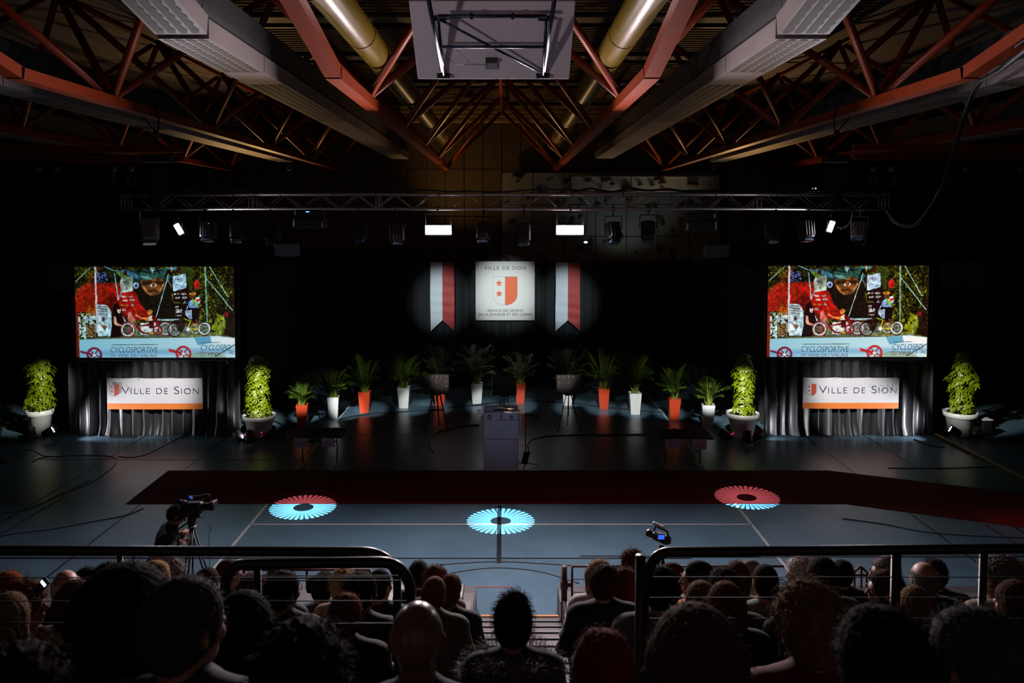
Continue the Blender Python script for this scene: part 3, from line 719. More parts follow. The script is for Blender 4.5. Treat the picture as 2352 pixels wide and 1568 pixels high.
def fit_text(parent, body, m, cx, zbase, width, cap, y, depth=.003, shear=0.0, spacing=1.0, bold=0.0, nm='lettering', ref='H'):
    o = text_obj(nm, body, 1.0, m, parent, (0, 0, 0), depth=depth, shear=shear, spacing=spacing, bold=bold, align='LEFT')
    xs = [v.co.x for v in o.data.vertices]; ys = [v.co.y for v in o.data.vertices]; mx, mn = max(xs), min(xs)
    sx = width/(mx-mn); sy = cap/.70
    o.scale = (sx, sy, 1); o.location = (cx-sx*(mx+mn)/2, y, zbase); return o
# centre sign
SD = 26.0-.02
tlc = at(1092, 600, SD); brc = at(1228, 735.5, SD)
scx = (tlc.x+brc.x)/2; sw = brc.x-tlc.x; sh = tlc.z-brc.z
sign = thing('centre_sign', 'square white sign with orange and white shield on the black backdrop', 'sign', (scx, SD, brc.z))
MB().bbox((0, .03, sh/2), (sw, .04, sh), .006).build('sign_panel', m_wsign, sign)
pxm = sw/136.0
def sl(px, py): return ((px-1160)*pxm, (735.5-py)*pxm)
x_, z_ = sl(1160, 667.5); emblem(sign, (x_, .008, z_), 55.5*pxm, 65*pxm)
fit_text(sign, 'VILLE DE SION', m_ink, 0.0, sl(0, 618.6)[1], 95.5*pxm, 7.8*pxm, .006, spacing=1.25)
fit_text(sign, 'SERVICE DES SPORTS', m_ink, sl(1160.3, 0)[0], sl(0, 716.1)[1], 81.5*pxm, 5.9*pxm, .006)
fit_text(sign, 'DE LA JEUNESSE ET DES LOISIRS', m_ink, sl(1160.4, 0)[0], sl(0, 724.8)[1], 123*pxm, 5.9*pxm, .006)
for s_ in (-1, 1): mb = MB(); mb.tube([(s_*sw*.4, .05, sh), (s_*sw*.4, .2, sh+.12)], .005, 5); mb.build('hanging_wire', m_blk, sign)
# flags
m_fw = mat('flag_white', (.74, .80, .82), .6, bump=.5, bscale=5); m_fr = mat('flag_red', (.48, .045, .038), .6, bump=.5, bscale=5)
for xa, xb, nm_, seed in ((988.3, 1044, 'left', 1), (1276.3, 1332, 'right', 2)):
    a_ = at(xa, 602, 25.9); b_ = at(xb, 760, 25.9); W_ = b_.x-a_.x; H_ = a_.z-b_.z; nt_ = H_*25/158
    t2 = thing('swallowtail_flag', f'white and red swallowtail flag hanging {nm_} of the centre sign', 'flag', (a_.x+W_/2, 25.9, b_.z))
    rr = random.Random(seed); ph = [rr.uniform(0, 6) for _ in range(4)]
    for half, m_ in ((-1, m_fw), (1, m_fr)):
        nx, nz = 8, 60; vs = []
        for j in range(nz+1):
            for i in range(nx+1):
                u = i/nx; x = (u*W_/2)*half; zlow = nt_*(1-u)
                z = zlow+(H_-zlow)*j/nz
                y = .015*math.sin(z*4.2+x*3+ph[0])+.006*math.sin(z*19+ph[1]+x*2)*(1+.6*math.sin(z*3+ph[2]))+.02*abs(x)/W_*math.sin(z*2.4+ph[3])
                vs.append((x*(1+.012*math.sin(z*3+ph[2])), y-.02, z))
        fs = [(j*(nx+1)+i, j*(nx+1)+i+1, (j+1)*(nx+1)+i+1, (j+1)*(nx+1)+i) for j in range(nz) for i in range(nx)]
        if half < 0: fs = [tuple(reversed(f)) for f in fs]
        mb = MB(); mb._add(vs, fs, True); mb.build('white_half' if half < 0 else 'red_half', m_, t2)
    mb = MB(); mb.tube([(-W_/2-.03, 0, H_), (W_/2+.03, 0, H_)], .014, 8); mb.build('flag_rod', m_blk, t2)
# ================================================================== the projected picture, drawn as coloured vertices of a fine grid
def paint_picture(nx=500, ny=282, ss=2):
    Wc, Hc, X0, Y0 = 2318.0, 1308.0, 8.0, 50.0
    W_, H_ = nx*ss, ny*ss; sx = W_/Wc; sy = H_/Hc
    yy, xx = np.mgrid[0:H_, 0:W_].astype(np.float32); PX = xx/sx+X0; PY = yy/sy+Y0
    rg = np.random.RandomState(4)
    def vnoise(cell, seed):
        g = np.random.RandomState(seed).rand(int(H_/cell)+3, int(W_/cell)+3).astype(np.float32)
        fx = xx/cell; fy = yy/cell; ix = fx.astype(int); iy = fy.astype(int); tx = fx-ix; ty = fy-iy
        tx = tx*tx*(3-2*tx); ty = ty*ty*(3-2*ty)
        return (g[iy, ix]*(1-tx)+g[iy, ix+1]*tx)*(1-ty)+(g[iy+1, ix]*(1-tx)+g[iy+1, ix+1]*tx)*ty
    n1 = vnoise(6, 1); n2 = vnoise(16, 2); n3 = vnoise(48, 3); leaf = .5*n1+.3*n2+.2*n3
    img = np.zeros((H_, W_, 3), np.float32)
    wq = np.clip((1075-PY)/40, 0, 1); PX = PX+wq*5*(vnoise(22, 21)-.5)+wq*6*(vnoise(7, 22)-.5); PY = PY+wq*5*(vnoise(22, 23)-.5)+wq*6*(vnoise(7, 24)-.5)
    C = lambda r, g, b: np.array([r, g, b], np.float32)/255.0
    def blend(mask, col, a=1.0):
        m = (mask*a)[..., None] if mask.ndim == 2 else mask*a
        img[:] = img*(1-m)+col*m
    def polym(pts):
        m = np.zeros((H_, W_), bool); n = len(pts)
        for i in range(n):
            xa, ya = pts[i]; xb, yb = pts[(i+1) % n]
            if ya == yb: continue
            c = ((ya > PY) != (yb > PY)) & (PX < (xb-xa)*(PY-ya)/(yb-ya)+xa); m ^= c
        return m.astype(np.float32)
    def poly(pts, col, a=1.0): blend(polym(pts), C(*col), a)
    def ell(cx, cy, rx, ry, col, a=1.0): blend((((PX-cx)/rx)**2+((PY-cy)/ry)**2 < 1).astype(np.float32), C(*col), a)
    def ring(cx, cy, rx, ry, t, col, a=1.0):
        d = np.sqrt(((PX-cx)/rx)**2+((PY-cy)/ry)**2); blend((np.abs(d-1) < t/rx).astype(np.float32), C(*col), a)
    def line(p, q, w_, col, a=1.0):
        dx, dy = q[0]-p[0], q[1]-p[1]; L2 = dx*dx+dy*dy+1e-6
        t = np.clip(((PX-p[0])*dx+(PY-p[1])*dy)/L2, 0, 1); d = np.hypot(PX-p[0]-t*dx, PY-p[1]-t*dy); blend((d < w_/2).astype(np.float32), C(*col), a)
    # trees
    base = leaf[..., None]
    img[:] = np.clip((base-.35)*2.2, 0, 1)*C(80, 84, 12)+C(14, 12, 6)*.8
    hi = np.clip((n1-.72)*3, 0, 1)[..., None]; img[:] += hi*C(90, 110, 20)*np.clip((n2-.3)*2, 0, 1)[..., None]
    dk = polym([(330, 50), (600, 50), (700, 300), (330, 300)]); blend(dk, C(10, 14, 12), .6)
    blend(polym([(330, 120), (480, 140), (500, 240), (420, 300), (330, 260)])*(n1 > .55), C(90, 110, 190), .8)
    blend(polym([(2180, 700), (2290, 500), (2310, 1100), (2180, 1040)]), C(30, 16, 10), .85)
    yl = ((((PX-2060)/130)**2+((PY-880)/150)**2) < 1)*(n2 > .35); blend(yl.astype(np.float32), C(130, 150, 20), .75)
    # red wash
    r1 = polym([(8, 420), (160, 300), (330, 290), (640, 280), (900, 420), (960, 620), (700, 760), (330, 780), (200, 700), (8, 700)])
    blend(r1*(.72+.28*n3), C(150, 22, 12), .86)
    poly([(8, 380), (180, 250), (300, 60), (400, 50), (300, 260), (8, 520)], (170, 60, 40), .25)
    poly([(400, 330), (800, 400), (1190, 760), (1190, 830), (760, 800)], (165, 25, 14), .75)
    poly([(380, 560), (560, 420), (760, 760), (700, 900), (420, 700)], (60, 10, 8), .55)
    # left background houses and people
    blend(polym([(40, 720), (300, 720), (300, 1060), (40, 1060)])*(vnoise(9, 7) > .42), C(170, 205, 215), .85)
    blend(polym([(150, 760), (200, 600), (300, 590), (300, 760)])*(leaf > .4), C(130, 90, 15), .7)
    poly([(330, 590), (470, 600), (530, 700), (530, 1050), (330, 1050)], (150, 190, 205), .95)
    for k in range(4): poly([(335, 610+k*35), (460, 615+k*35), (500, 640+k*35), (335, 628+k*35)], (90, 85, 80), .7)
    poly([(150, 900), (280, 860), (300, 1050), (160, 1060)], (90, 60, 20), .7); line((140, 830), (135, 1080), 22, (150, 190, 200)); line((110, 850), (150, 1080), 12, (150, 190, 200))
    ell(412, 805, 24, 32, (80, 50, 40)); poly([(345, 860), (400, 840), (470, 860), (480, 920), (460, 1040), (320, 1040), (330, 920)], (160, 195, 205)); poly([(360, 870), (470, 910), (420, 960)], (110, 70, 55))
    # poles
    line((312, 50), (318, 990), 26, (150, 150, 160)); line((306, 50), (312, 990), 8, (200, 205, 215))
    line((255, 50), (30, 260), 8, (130, 180, 180)); line((440, 50), (580, 105), 10, (130, 190, 200))
    # big portrait poster with helmet
    poly([(580, 105), (1370, 90), (1370, 180), (1460, 800), (1190, 830), (960, 600), (900, 420), (700, 330), (600, 180)], (22, 16, 12), .93)
    poly([(580, 105), (920, 95), (960, 180), (930, 330), (760, 250), (620, 150)], (35, 60, 55), .8)
    poly([(590, 105), (640, 110), (850, 240), (850, 400), (760, 300)], (110, 170, 40), .5); poly([(600, 105), (760, 100), (960, 180), (960, 240)], (60, 130, 180), .6)
    poly([(580, 140), (600, 150), (640, 520), (625, 520)], (120, 190, 200), .9); poly([(620, 520), (680, 390), (690, 440), (640, 540)], (150, 195, 220), .9)
    ell(900, 320, 40, 45, (150, 180, 220), .9); ell(900, 320, 22, 25, (20, 30, 60), .8)
    poly([(950, 260), (1020, 190), (1300, 190), (1310, 290), (1230, 440), (1160, 470), (1090, 460), (1000, 380)], (112, 72, 34), 1)
    blend(polym([(950, 260), (1300, 190), (1310, 290), (1230, 440), (1090, 460)])*(n2 > .5), C(60, 34, 16), .6)
    poly([(985, 260), (1300, 260), (1290, 320), (1180, 300), (1100, 300), (1000, 330)], (26, 18, 12), .8)
    poly([(1100, 320), (1150, 250), (1200, 320), (1150, 350)], (120, 60, 25), .9); poly([(1095, 325), (1125, 290), (1130, 350)], (190, 215, 215)); poly([(1170, 345), (1175, 285), (1198, 315)], (190, 215, 215))
    poly([(990, 300), (1030, 360), (1080, 450), (1020, 400)], (180, 130, 80), .8); poly([(1290, 290), (1310, 320), (1240, 440), (1230, 400)], (200, 140, 90), .7)
    ell(1140, 400, 70, 18, (50, 26, 14), .8)
    poly([(940, 160), (1000, 90), (1340, 80), (1370, 130), (1330, 230), (1180, 215), (1000, 250)], (40, 78, 70), .95)
    poly([(960, 190), (1040, 230), (1170, 250), (1060, 180)], (110, 165, 155), .7); poly([(1100, 60), (1180, 60), (1140, 150)], (150, 195, 190), .8); line((920, 100), (960, 320), 10, (12, 14, 14)); line((1380, 80), (1330, 200), 30, (10, 16, 16))
    for a_, b_ in (((960, 110), (1120, 150)), ((1160, 120), (1290, 100)), ((1180, 60), (1240, 150)), ((1010, 60), (1110, 130))): line(a_, b_, 18, (14, 22, 20))
    poly([(1340, 180), (1430, 190), (1430, 270), (1350, 260)], (40, 110, 120), .9); poly([(1340, 60), (1500, 60), (1480, 100), (1350, 90)], (60, 140, 180), .8); line((1415, 60), (1420, 120), 18, (210, 140, 40)); poly([(1495, 60), (1555, 60), (1555, 150), (1500, 140)], (60, 22, 18))
    poly([(720, 110), (775, 110), (775, 180), (720, 180)], (60, 25, 22))
    poly([(1560, 60), (1720, 60), (1710, 420), (1640, 420), (1620, 150), (1560, 150)], (45, 60, 20), .9)
    poly([(1365, 250), (1440, 400), (1430, 800), (1680, 800), (1700, 420), (1640, 300), (1430, 170)], (30, 12, 12), .9)
    poly([(640, 420), (860, 400), (960, 560), (960, 700), (760, 720), (640, 600)], (140, 22, 16), .5)
    # two white banners with cogs
    def cog(cx, cy, r, col, a=1.0, arm=True, teeth=0):
        ring(cx, cy, r*.88, r*.88, r*.12, col, a)
        if teeth:
            ang = np.arctan2(PY-cy, PX-cx); d = np.hypot(PX-cx, PY-cy)
            blend(((d > r*.9) & (d < r*(1.0+.07*(np.sin(ang*teeth) > 0)))).astype(np.float32), C(*col), a)
        for k in range(5):
            an = -PI/2+2*PI*k/5+PI/5; line((cx+r*.2*math.cos(an), cy+r*.2*math.sin(an)), (cx+r*.85*math.cos(an), cy+r*.85*math.sin(an)), r*.15, col, a)
        ell(cx, cy, r*.30, r*.30, col, a)
        if arm: line((cx, cy), (cx-r*1.75, cy-r*.45), r*.26, col, a)
    poly([(1430, 190), (1620, 150), (1630, 350), (1560, 375), (1435, 405)], (160, 195, 215)); cog(1527, 240, 34, (45, 35, 75))
    for k in range(2): line((1470, 325+k*26), (1600, 302+k*26), 9, (80, 110, 150), .7)
    poly([(665, 260), (690, 215), (850, 190), (855, 400), (770, 415), (685, 430)], (150, 170, 165)); poly([(700, 215), (850, 195), (855, 310), (760, 390)], (90, 105, 85), .6); cog(762, 280, 34, (45, 40, 50))
    # sponsor words as light blots, "net+" legible
    def blot(cx, cy, w_, h_, col=(190, 200, 205), a=.9): 
        blend(((np.abs(PX-cx) < w_/2) & (np.abs(PY-cy) < h_/2) & (vnoise(4, int(cx+cy)) > .35)).astype(np.float32), C(*col), a)
    def letters(x, y, s, word, col):
        G = {'n': [(0, 1, 0, 0), (0, .2, .5, .1), (.6, .2, .6, 1)], 'e': [(0, .5, .6, .5), (0, .1, .6, .1), (0, .1, 0, .9), (0, .95, .6, .95), (.6, .1, .6, .5)], 't': [(.3, -.4, .3, .9), (0, 0, .6, 0), (.3, .95, .6, .95)], '+': [(.3, 0, .3, .7), (0, .35, .6, .35)]}
        for ch in word:
            for a0, b0, c0_, d0 in G[ch]: line((x+a0*s, y+b0*s), (x+c0_*s, y+d0*s), s*.22, col)
            x += s*.95
    for bx, by in ((1440, 430), (675, 468)):
        blot(bx+45, by+12, 84, 22); letters(bx+115, by+3, 20, 'net+', (205, 210, 215)); blot(bx+60, by+68, 70, 24); ell(bx+160, by+62, 38, 18, (170, 190, 200), .8)
        line((bx+5, by+135), (bx+95, by+138), 9, (110, 150, 50)); poly([(bx+135, by+145), (bx+160, by+108), (bx+185, by+145)], (140, 170, 210)); blot(bx+40, by+200, 55, 30)
    blot(1510, 685, 90, 50); blot(1505, 750, 80, 16)
    # right side poles, roof lines
    line((1905, 50), (1925, 870), 24, (90, 130, 110)); line((1900, 50), (1920, 870), 8, (130, 180, 165)); line((1900, 175), (1770, 250), 6, (70, 90, 40))
    line((1970, 50), (2225, 480), 9, (140, 200, 195)); line((1915, 215), (2290, 675), 10, (140, 200, 195)); line((1370, 165), (1180, 770), 11, (150, 190, 180)); line((1365, 250), (1415, 330), 8, (120, 170, 170))
    ell(1780, 310, 45, 65, (170, 30, 25), .9); poly([(1760, 490), (1815, 480), (1825, 570), (1770, 600)], (190, 200, 220)); poly([(1760, 520), (1820, 510), (1820, 540), (1765, 560)], (190, 40, 40)); line((2160, 740), (2165, 900), 10, (110, 150, 130)); poly([(2160, 710), (2230, 710), (2220, 760), (2160, 760)], (130, 30, 25)); poly([(2095, 860), (2125, 860), (2125, 1040), (2095, 1040)], (130, 150, 90), .8)
    # floor of the picture stage
    poly([(1190, 800), (1540, 800), (1540, 825), (1190, 828)], (150, 180, 190)); poly([(900, 900), (1300, 850), (1960, 900), (1960, 1060), (860, 1060)], (120, 150, 150), .5); poly([(950, 860), (1200, 840), (1210, 1020), (950, 1030)], (200, 215, 215), .85)
    poly([(50, 1092), (480, 1058), (1700, 1040), (2060, 1010), (2318, 1066), (2318, 1075), (1700, 1060), (600, 1080)], (75, 85, 60)); poly([(1400, 1040), (1960, 1000), (2120, 1025), (1700, 1062)], (110, 120, 70), .8)
    # kneeling woman in black
    poly([(560, 600), (620, 560), (660, 640), (680, 720), (740, 780), (700, 860), (660, 1060), (500, 1070), (530, 900), (540, 720)], (24, 10, 10)); ell(640, 680, 26, 44, (190, 160, 150)); poly([(560, 760), (590, 760), (610, 860), (700, 890), (690, 915), (590, 890), (560, 860)], (190, 145, 125)); poly([(690, 750), (720, 790), (745, 830), (720, 840)], (180, 170, 180)); poly([(600, 600), (665, 640), (650, 665), (610, 660), (600, 760), (560, 740)], (20, 8, 10))
    # rider sitting on the red recumbent
    ell(1090, 700, 36, 40, (160, 120, 40)); ell(1078, 712, 22, 30, (200, 120, 70)); poly([(1050, 780), (1120, 745), (1130, 820), (1060, 830)], (190, 200, 170)); line((1060, 795), (960, 790), 22, (200, 130, 70)); line((960, 790), (890, 745), 20, (200, 120, 80)); poly([(1060, 830), (1140, 830), (1150, 940), (1080, 930)], (70, 14, 22)); line((1140, 780), (1200, 860), 60, (90, 16, 20), .9)
    line((860, 640), (900, 720), 14, (190, 70, 40), .7); poly([(770, 700), (820, 700), (900, 880), (860, 960), (760, 860)], (190, 150, 150), .6)
    for a_, b_ in (((900, 900), (980, 1000)), ((980, 1000), (1140, 1020)), ((1140, 1020), (1250, 960)), ((860, 850), (930, 960)), ((1190, 830), (1250, 900)), ((960, 900), (1080, 880))): line(a_, b_, 24, (100, 20, 24))
    line((1070, 1005), (1140, 1005), 20, (150, 170, 40))
    def wheel(cx, cy, r, rim, tyre):
        ring(cx, cy, r, r, 14, tyre); ring(cx, cy, r*.88, r*.88, 8, rim)
        for k in range(10): an = PI*k/10; line((cx-r*.85*math.cos(an), cy-r*.85*math.sin(an)), (cx+r*.85*math.cos(an), cy+r*.85*math.sin(an)), 3, rim, .55)
        ell(cx, cy, 14, 14, tyre)
    poly([(760, 780), (820, 780), (810, 1050), (760, 1050)], (170, 50, 30), .45)
    wheel(765, 955, 96, (190, 205, 220), (110, 70, 70)); wheel(1310, 940, 92, (170, 190, 200), (90, 20, 26)); wheel(1195, 960, 60, (120, 60, 60), (90, 20, 26)); wheel(1440, 955, 90, (120, 140, 140), (50, 14, 16)); wheel(1745, 940, 76, (150, 160, 130), (60, 50, 30)); wheel(1875, 940, 90, (190, 205, 205), (50, 48, 44))
    # rider standing on the yellow trike
    poly([(1600, 640), (1700, 640), (1810, 640), (1800, 840), (1700, 860), (1620, 820)], (18, 10, 12)); poly([(1650, 560), (1720, 510), (1800, 560), (1800, 640), (1660, 640)], (110, 150, 190)); poly([(1700, 520), (1760, 520), (1790, 610), (1740, 600)], (130, 170, 70)); ell(1710, 470, 34, 42, (90, 50, 30)); ell(1715, 440, 50, 22, (190, 130, 40)); poly([(1600, 680), (1700, 670), (1700, 800), (1660, 800), (1605, 740)], (150, 175, 205)); line((1640, 620), (1620, 690), 14, (150, 180, 210))
    for a_, b_, c__ in (((1670, 840), (1640, 940), (200, 180, 20)), ((1640, 945), (1780, 945), (200, 190, 20)), ((1700, 840), (1780, 930), (200, 150, 20)), ((1690, 830), (1730, 870), (190, 40, 20)), ((1590, 800), (1690, 830), (120, 150, 40)), ((1760, 820), (1860, 890), (110, 60, 50)), ((1500, 880), (1530, 780), (60, 14, 16))): line(a_, b_, 16, c__)
    poly([(1430, 820), (1560, 800), (1600, 900), (1540, 1000), (1500, 980)], (30, 14, 14), .8); ell(1640, 950, 26, 28, (180, 200, 215), .9)
    tex = (.66+.5*vnoise(14, 31)+.3*(vnoise(5, 32)-.5)); img *= np.where(PY < 1060, tex, 1.0)[..., None]; img = np.clip(img, 0, 1)
    img = np.clip((img-.02)*1.2, 0, 1)
    # skirt of the stage
    sk = polym([(50, 1095), (480, 1085), (1700, 1065), (2060, 1040), (2318, 1075), (2318, 1358), (50, 1358)])
    g = np.clip((PX-50)/2260, 0, 1)[..., None]
    blend(sk, C(128, 190, 212)*(1-g)+C(190, 228, 238)*g)
    blend(sk*np.clip(1.2-np.abs((PY-1300+.02*PX)/55), 0, 1), C(70, 130, 190), .45)
    poly([(1720, 1065), (1780, 1180), (1980, 1140), (1960, 1050)], (60, 140, 175), .7); poly([(1560, 1330), (1800, 1270), (2100, 1280), (2200, 1358), (1560, 1358)], (110, 130, 90), .5); poly([(1960, 1055), (2318, 1075), (2318, 1160), (2000, 1150)], (225, 240, 242), .9)
    dr = (150, 22, 30)
    cog(265, 1320, 110, (110, 22, 48), 1, True, 44); cog(1565, 1300, 112, (170, 38, 38), 1, False, 44); line((1565, 1300), (1345, 1245), 40, (170, 38, 38)); ell(1342, 1247, 12, 14, (200, 225, 235))
    for cx, cy in ((265, 1320), (1565, 1300)):
        st_ = [(cx+(40 if k % 2 == 0 else 17)*math.sin(PI*k/5), cy-(40 if k % 2 == 0 else 17)*math.cos(PI*k/5)) for k in range(10)]; poly(st_, (190, 222, 235))
    line((525, 1172), (1200, 1168), 8, (40, 55, 60)); line((1830, 1142), (2100, 1135), 8, (50, 90, 110)); line((2030, 1340), (2310, 1170), 12, (30, 36, 36)); line((1800, 1328), (1880, 1322), 6, (60, 60, 60))
    # margins where the projector misses
    blend((PX < 48).astype(np.float32)*(PY > 700), C(120, 20, 18), .8); blend((PX > 2295).astype(np.float32)*(PY < 1050), C(30, 10, 10), .6)
    img = np.clip(img, 0, 1); img = img.reshape(ny, ss, nx, ss, 3).mean((1, 3))
    lin = np.where(img <= .04045, img/12.92, ((img+.055)/1.055)**2.4)
    return lin
PIC = paint_picture()
def pic_mesh():
    ny, nx = PIC.shape[:2]; me = bpy.data.meshes.new('picture')
    u = (np.arange(nx)/(nx-1)-.5); v = (1-np.arange(ny)/(ny-1))
    X, Z = np.meshgrid(u, v); co = np.stack([X, np.zeros_like(X), Z], -1).astype(np.float32).reshape(-1, 3)
    i = np.arange(nx*ny).reshape(ny, nx); q = np.stack([i[1:, :-1], i[1:, 1:], i[:-1, 1:], i[:-1, :-1]], -1).reshape(-1, 4)
    me.vertices.add(len(co)); me.vertices.foreach_set('co', co.ravel()); me.loops.add(q.size); me.loops.foreach_set('vertex_index', q.ravel().astype(np.int32))
    me.polygons.add(len(q)); me.polygons.foreach_set('loop_start', np.arange(0, q.size, 4, dtype=np.int32)); me.update(calc_edges=True)
    at_ = me.color_attributes.new('picture_colour', 'FLOAT_COLOR', 'POINT'); c = np.ones((nx*ny, 4), np.float32); c[:, :3] = PIC.reshape(-1, 3); at_.data.foreach_set('color', c.ravel())
    return me
PM = pic_mesh()
def pic_mat(name, gain, strength):
    m = bpy.data.materials.new(name); m.use_nodes = True; nt = m.node_tree; N = nt.nodes; L = nt.links; b = N['Principled BSDF']
    a = N.new('ShaderNodeVertexColor'); a.layer_name = 'picture_colour'
    x = N.new('ShaderNodeMix'); x.data_type = 'RGBA'; x.blend_type = 'MULTIPLY'; x.inputs[0].default_value = 1; x.inputs[7].default_value = (*gain, 1)
    L.new(a.outputs[0], x.inputs[6]); b.inputs['Base Color'].default_value = (.08, .08, .08, 1); b.inputs['Roughness'].default_value = .7
    L.new(x.outputs[2], b.inputs['Emission Color']); b.inputs['Emission Strength'].default_value = strength; return m
PM.materials.append(pic_mat('picture_left', (1, 1, 1), .85))
m_picR = pic_mat('picture_right', (1.35, 1.12, 1.05), .95)
m_border = mat('screen_border', (.006, .006, .007), .7)
e_txt = emit('picture_text', (.02, .05, .07), 1.0); e_txt2 = emit('picture_text_plum', (.09, .015, .06), 1.0); e_txt3 = emit('picture_text_teal', (.03, .06, .09), 1.0)
DS = 20.2
def screen(px0, px1, py0, py1, side, right):
    a_ = at(px0, py0, DS); b_ = at(px1, py1, DS); W_ = b_.x-a_.x; H_ = a_.z-b_.z; cx = (a_.x+b_.x)/2
    t = thing('projection_screen', f'{side} projection screen showing cyclists on a stage' + (', warmer and brighter picture' if right else ''), 'screen', (cx, DS, 0))
    pm = link('picture', PM, t, (0, -.02, b_.z)); pm.scale = (W_, 1, H_)
    if right: pm.material_slots[0].link = 'OBJECT'; pm.material_slots[0].material = m_picR
    MB().box((0, .01, b_.z+H_/2), (W_+.26, .03, H_+.16)).build('black_border', m_border, t)
    for c, d in (((-W_/2-.1, -.01, b_.z+H_/2), (.06, .07, H_+.18)), ((W_/2+.1, -.01, b_.z+H_/2), (.06, .07, H_+.18)), ((0, -.01, b_.z+H_+.06), (W_+.26, .07, .06)), ((0, -.01, b_.z-.05), (W_+.26, .07, .06))): MB().bbox(c, d, .012).build('frame_bar', m_fix, t)
    for s_ in (-1, 1):
        mb = MB(); beam(mb, (s_*(W_/2+.06), .1, 0), (s_*(W_/2+.06), .1, b_.z+H_), .05, .05); mb.build('leg', m_fix, t)
        mb = MB(); beam(mb, (s_*(W_/2+.06), -.05, .03), (s_*(W_/2+.06), .9, .03), .05, .05); mb.build('foot', m_fix, t)
    k = W_/2318.0; kz = H_/1308.0
    X = lambda x: (x-8)*k-W_/2
    Z = lambda y: b_.z+(1358-y)*kz
    def T(body, x0, x1, yb_, cap, m, sh=0.0): return fit_text(t, body, m, (X(x0)+X(x1))/2, Z(yb_), (x1-x0)*k, cap*kz, -.026, .0005, shear=sh, bold=-.004, nm='picture_lettering')
    T('CYCLOSPORTIVE', 505, 1195, 1285, 82, e_txt3, .18); T('DES', 503, 580, 1345, 34, e_txt2, .1); T('VINS DU VALAIS', 606, 1182, 1352, 44, e_txt2, .1)
    T('CYCLOSPO', 1822, 2260, 1255, 84, e_txt3, .18); T('DES', 1805, 1888, 1306, 34, e_txt2, .1); T('VINS', 1918, 2085, 1330, 56, e_txt, .1); T('D', 2150, 2185, 1310, 50, e_txt2, .1); T('AL', 2235, 2312, 1308, 50, e_txt2, .1)
    return cx, W_, b_.z
sL = screen(171.5, 541.5, 612, 820.5, 'left', False)
sR = screen(1764, 2128, 610, 819, 'right', True)
# drapes under the screens and banners on them
for (cx, W_, zb0), px0, px1, side, seed in ((sL, 160, 553, 'left', 11), (sR, 1754, 2142, 'right', 17)):
    xa = at(px0, 900, 20.0).x; xb = at(px1, 900, 20.0).x
    t = thing('screen_drape', f'shiny black pleated skirt cloth below the {side} projection screen', 'curtain', ((xa+xb)/2, 20.0, 0))
    o = curtain('drape_cloth', [(xa, 20.0), (xb, 20.0)], .012, zb0-.06, m_satin, t, seed, .13, .27, .012, 26, pool=.10, hem=.0)
    o.location = (-(xa+xb)/2, -20.0, 0)
    mb = MB(); mb.tube([(xa-(xa+xb)/2, .0, zb0-.06), (xb-(xa+xb)/2, 0, zb0-.06)], .02, 8); mb.build('drape_rail', m_blk, t)
m_bwhite = mat('banner_white', (.72, .71, .72), .6, bump=.35, bscale=3); m_bor = mat('banner_orange', (.85, .22, .035), .6)
for px0, py0, px1, py1, side in ((245, 867.5, 466, 939.5, 'left'), (1845, 866.5, 2063.5, 938, 'right')):
    D = 19.8; a_ = at(px0, py0, D); b_ = at(px1, py1, D); W_ = b_.x-a_.x; H_ = a_.z-b_.z; k = W_/221.0
    t = thing('town_banner', f'white banner with shield and orange foot stripe under the {side} screen', 'banner', ((a_.x+b_.x)/2, D, b_.z))
    def sheet(x0_, x1_, z0_, z1_, nx, nz, off, m_, nm):
        vs = []
        for j in range(nz+1):
            for i in range(nx+1):
                x = x0_+(x1_-x0_)*i/nx; z = z0_+(z1_-z0_)*j/nz; dz = H_-z
                y = -.02*math.sin(PI*(x/W_+.5))*(1-.3*z/H_)+.010*math.sin(x*9)*math.exp(-dz*7)+off
                vs.append((x, y, z-.012*abs(math.sin(PI*(x/W_+.5)*3))*math.exp(-dz*9)))
        mb = MB(); mb._add(vs, [(j*(nx+1)+i, j*(nx+1)+i+1, (j+1)*(nx+1)+i+1, (j+1)*(nx+1)+i) for j in range(nz) for i in range(nx)], True); return mb.build(nm, m_, t)
    st_ = 13.8*k
    sheet(-W_/2, W_/2, st_, H_, 60, 14, 0, m_bwhite, 'banner_cloth'); sheet(-W_/2, W_/2, 0, st_, 60, 3, 0, m_bor, 'orange_stripe')
    X = lambda px: (px-355.5)*k
    Z = lambda py: (939.5-py)*k
    emblem(t, (X(263.2), -.03, Z(894.6)), 21.5*k, 25.5*k, .0015, m_bwhite, mat('banner_red', (.62, .09, .04), .6), mat('banner_outline', (.3, .3, .32), .6))
    for body, xa, xb, cap in (('V', 280.8, 298.5, 17.4), ('ILLE', 302, 345.5, 14), ('DE', 360.5, 387, 14), ('S', 401.5, 413.5, 18), ('ION', 418, 458.5, 14)):
        fit_text(t, body, m_inkb, (X(xa)+X(xb))/2, Z(903), (xb-xa)*k, cap*k, -.034, .001, bold=-.018, spacing=1.15)
    for sx in (-.49, -.165, .165, .49): MB().torus((sx*W_, -.012, H_-.03), .012, .004, 10, 5, rect_rot(PI/2)).build('eyelet', m_gal, t)
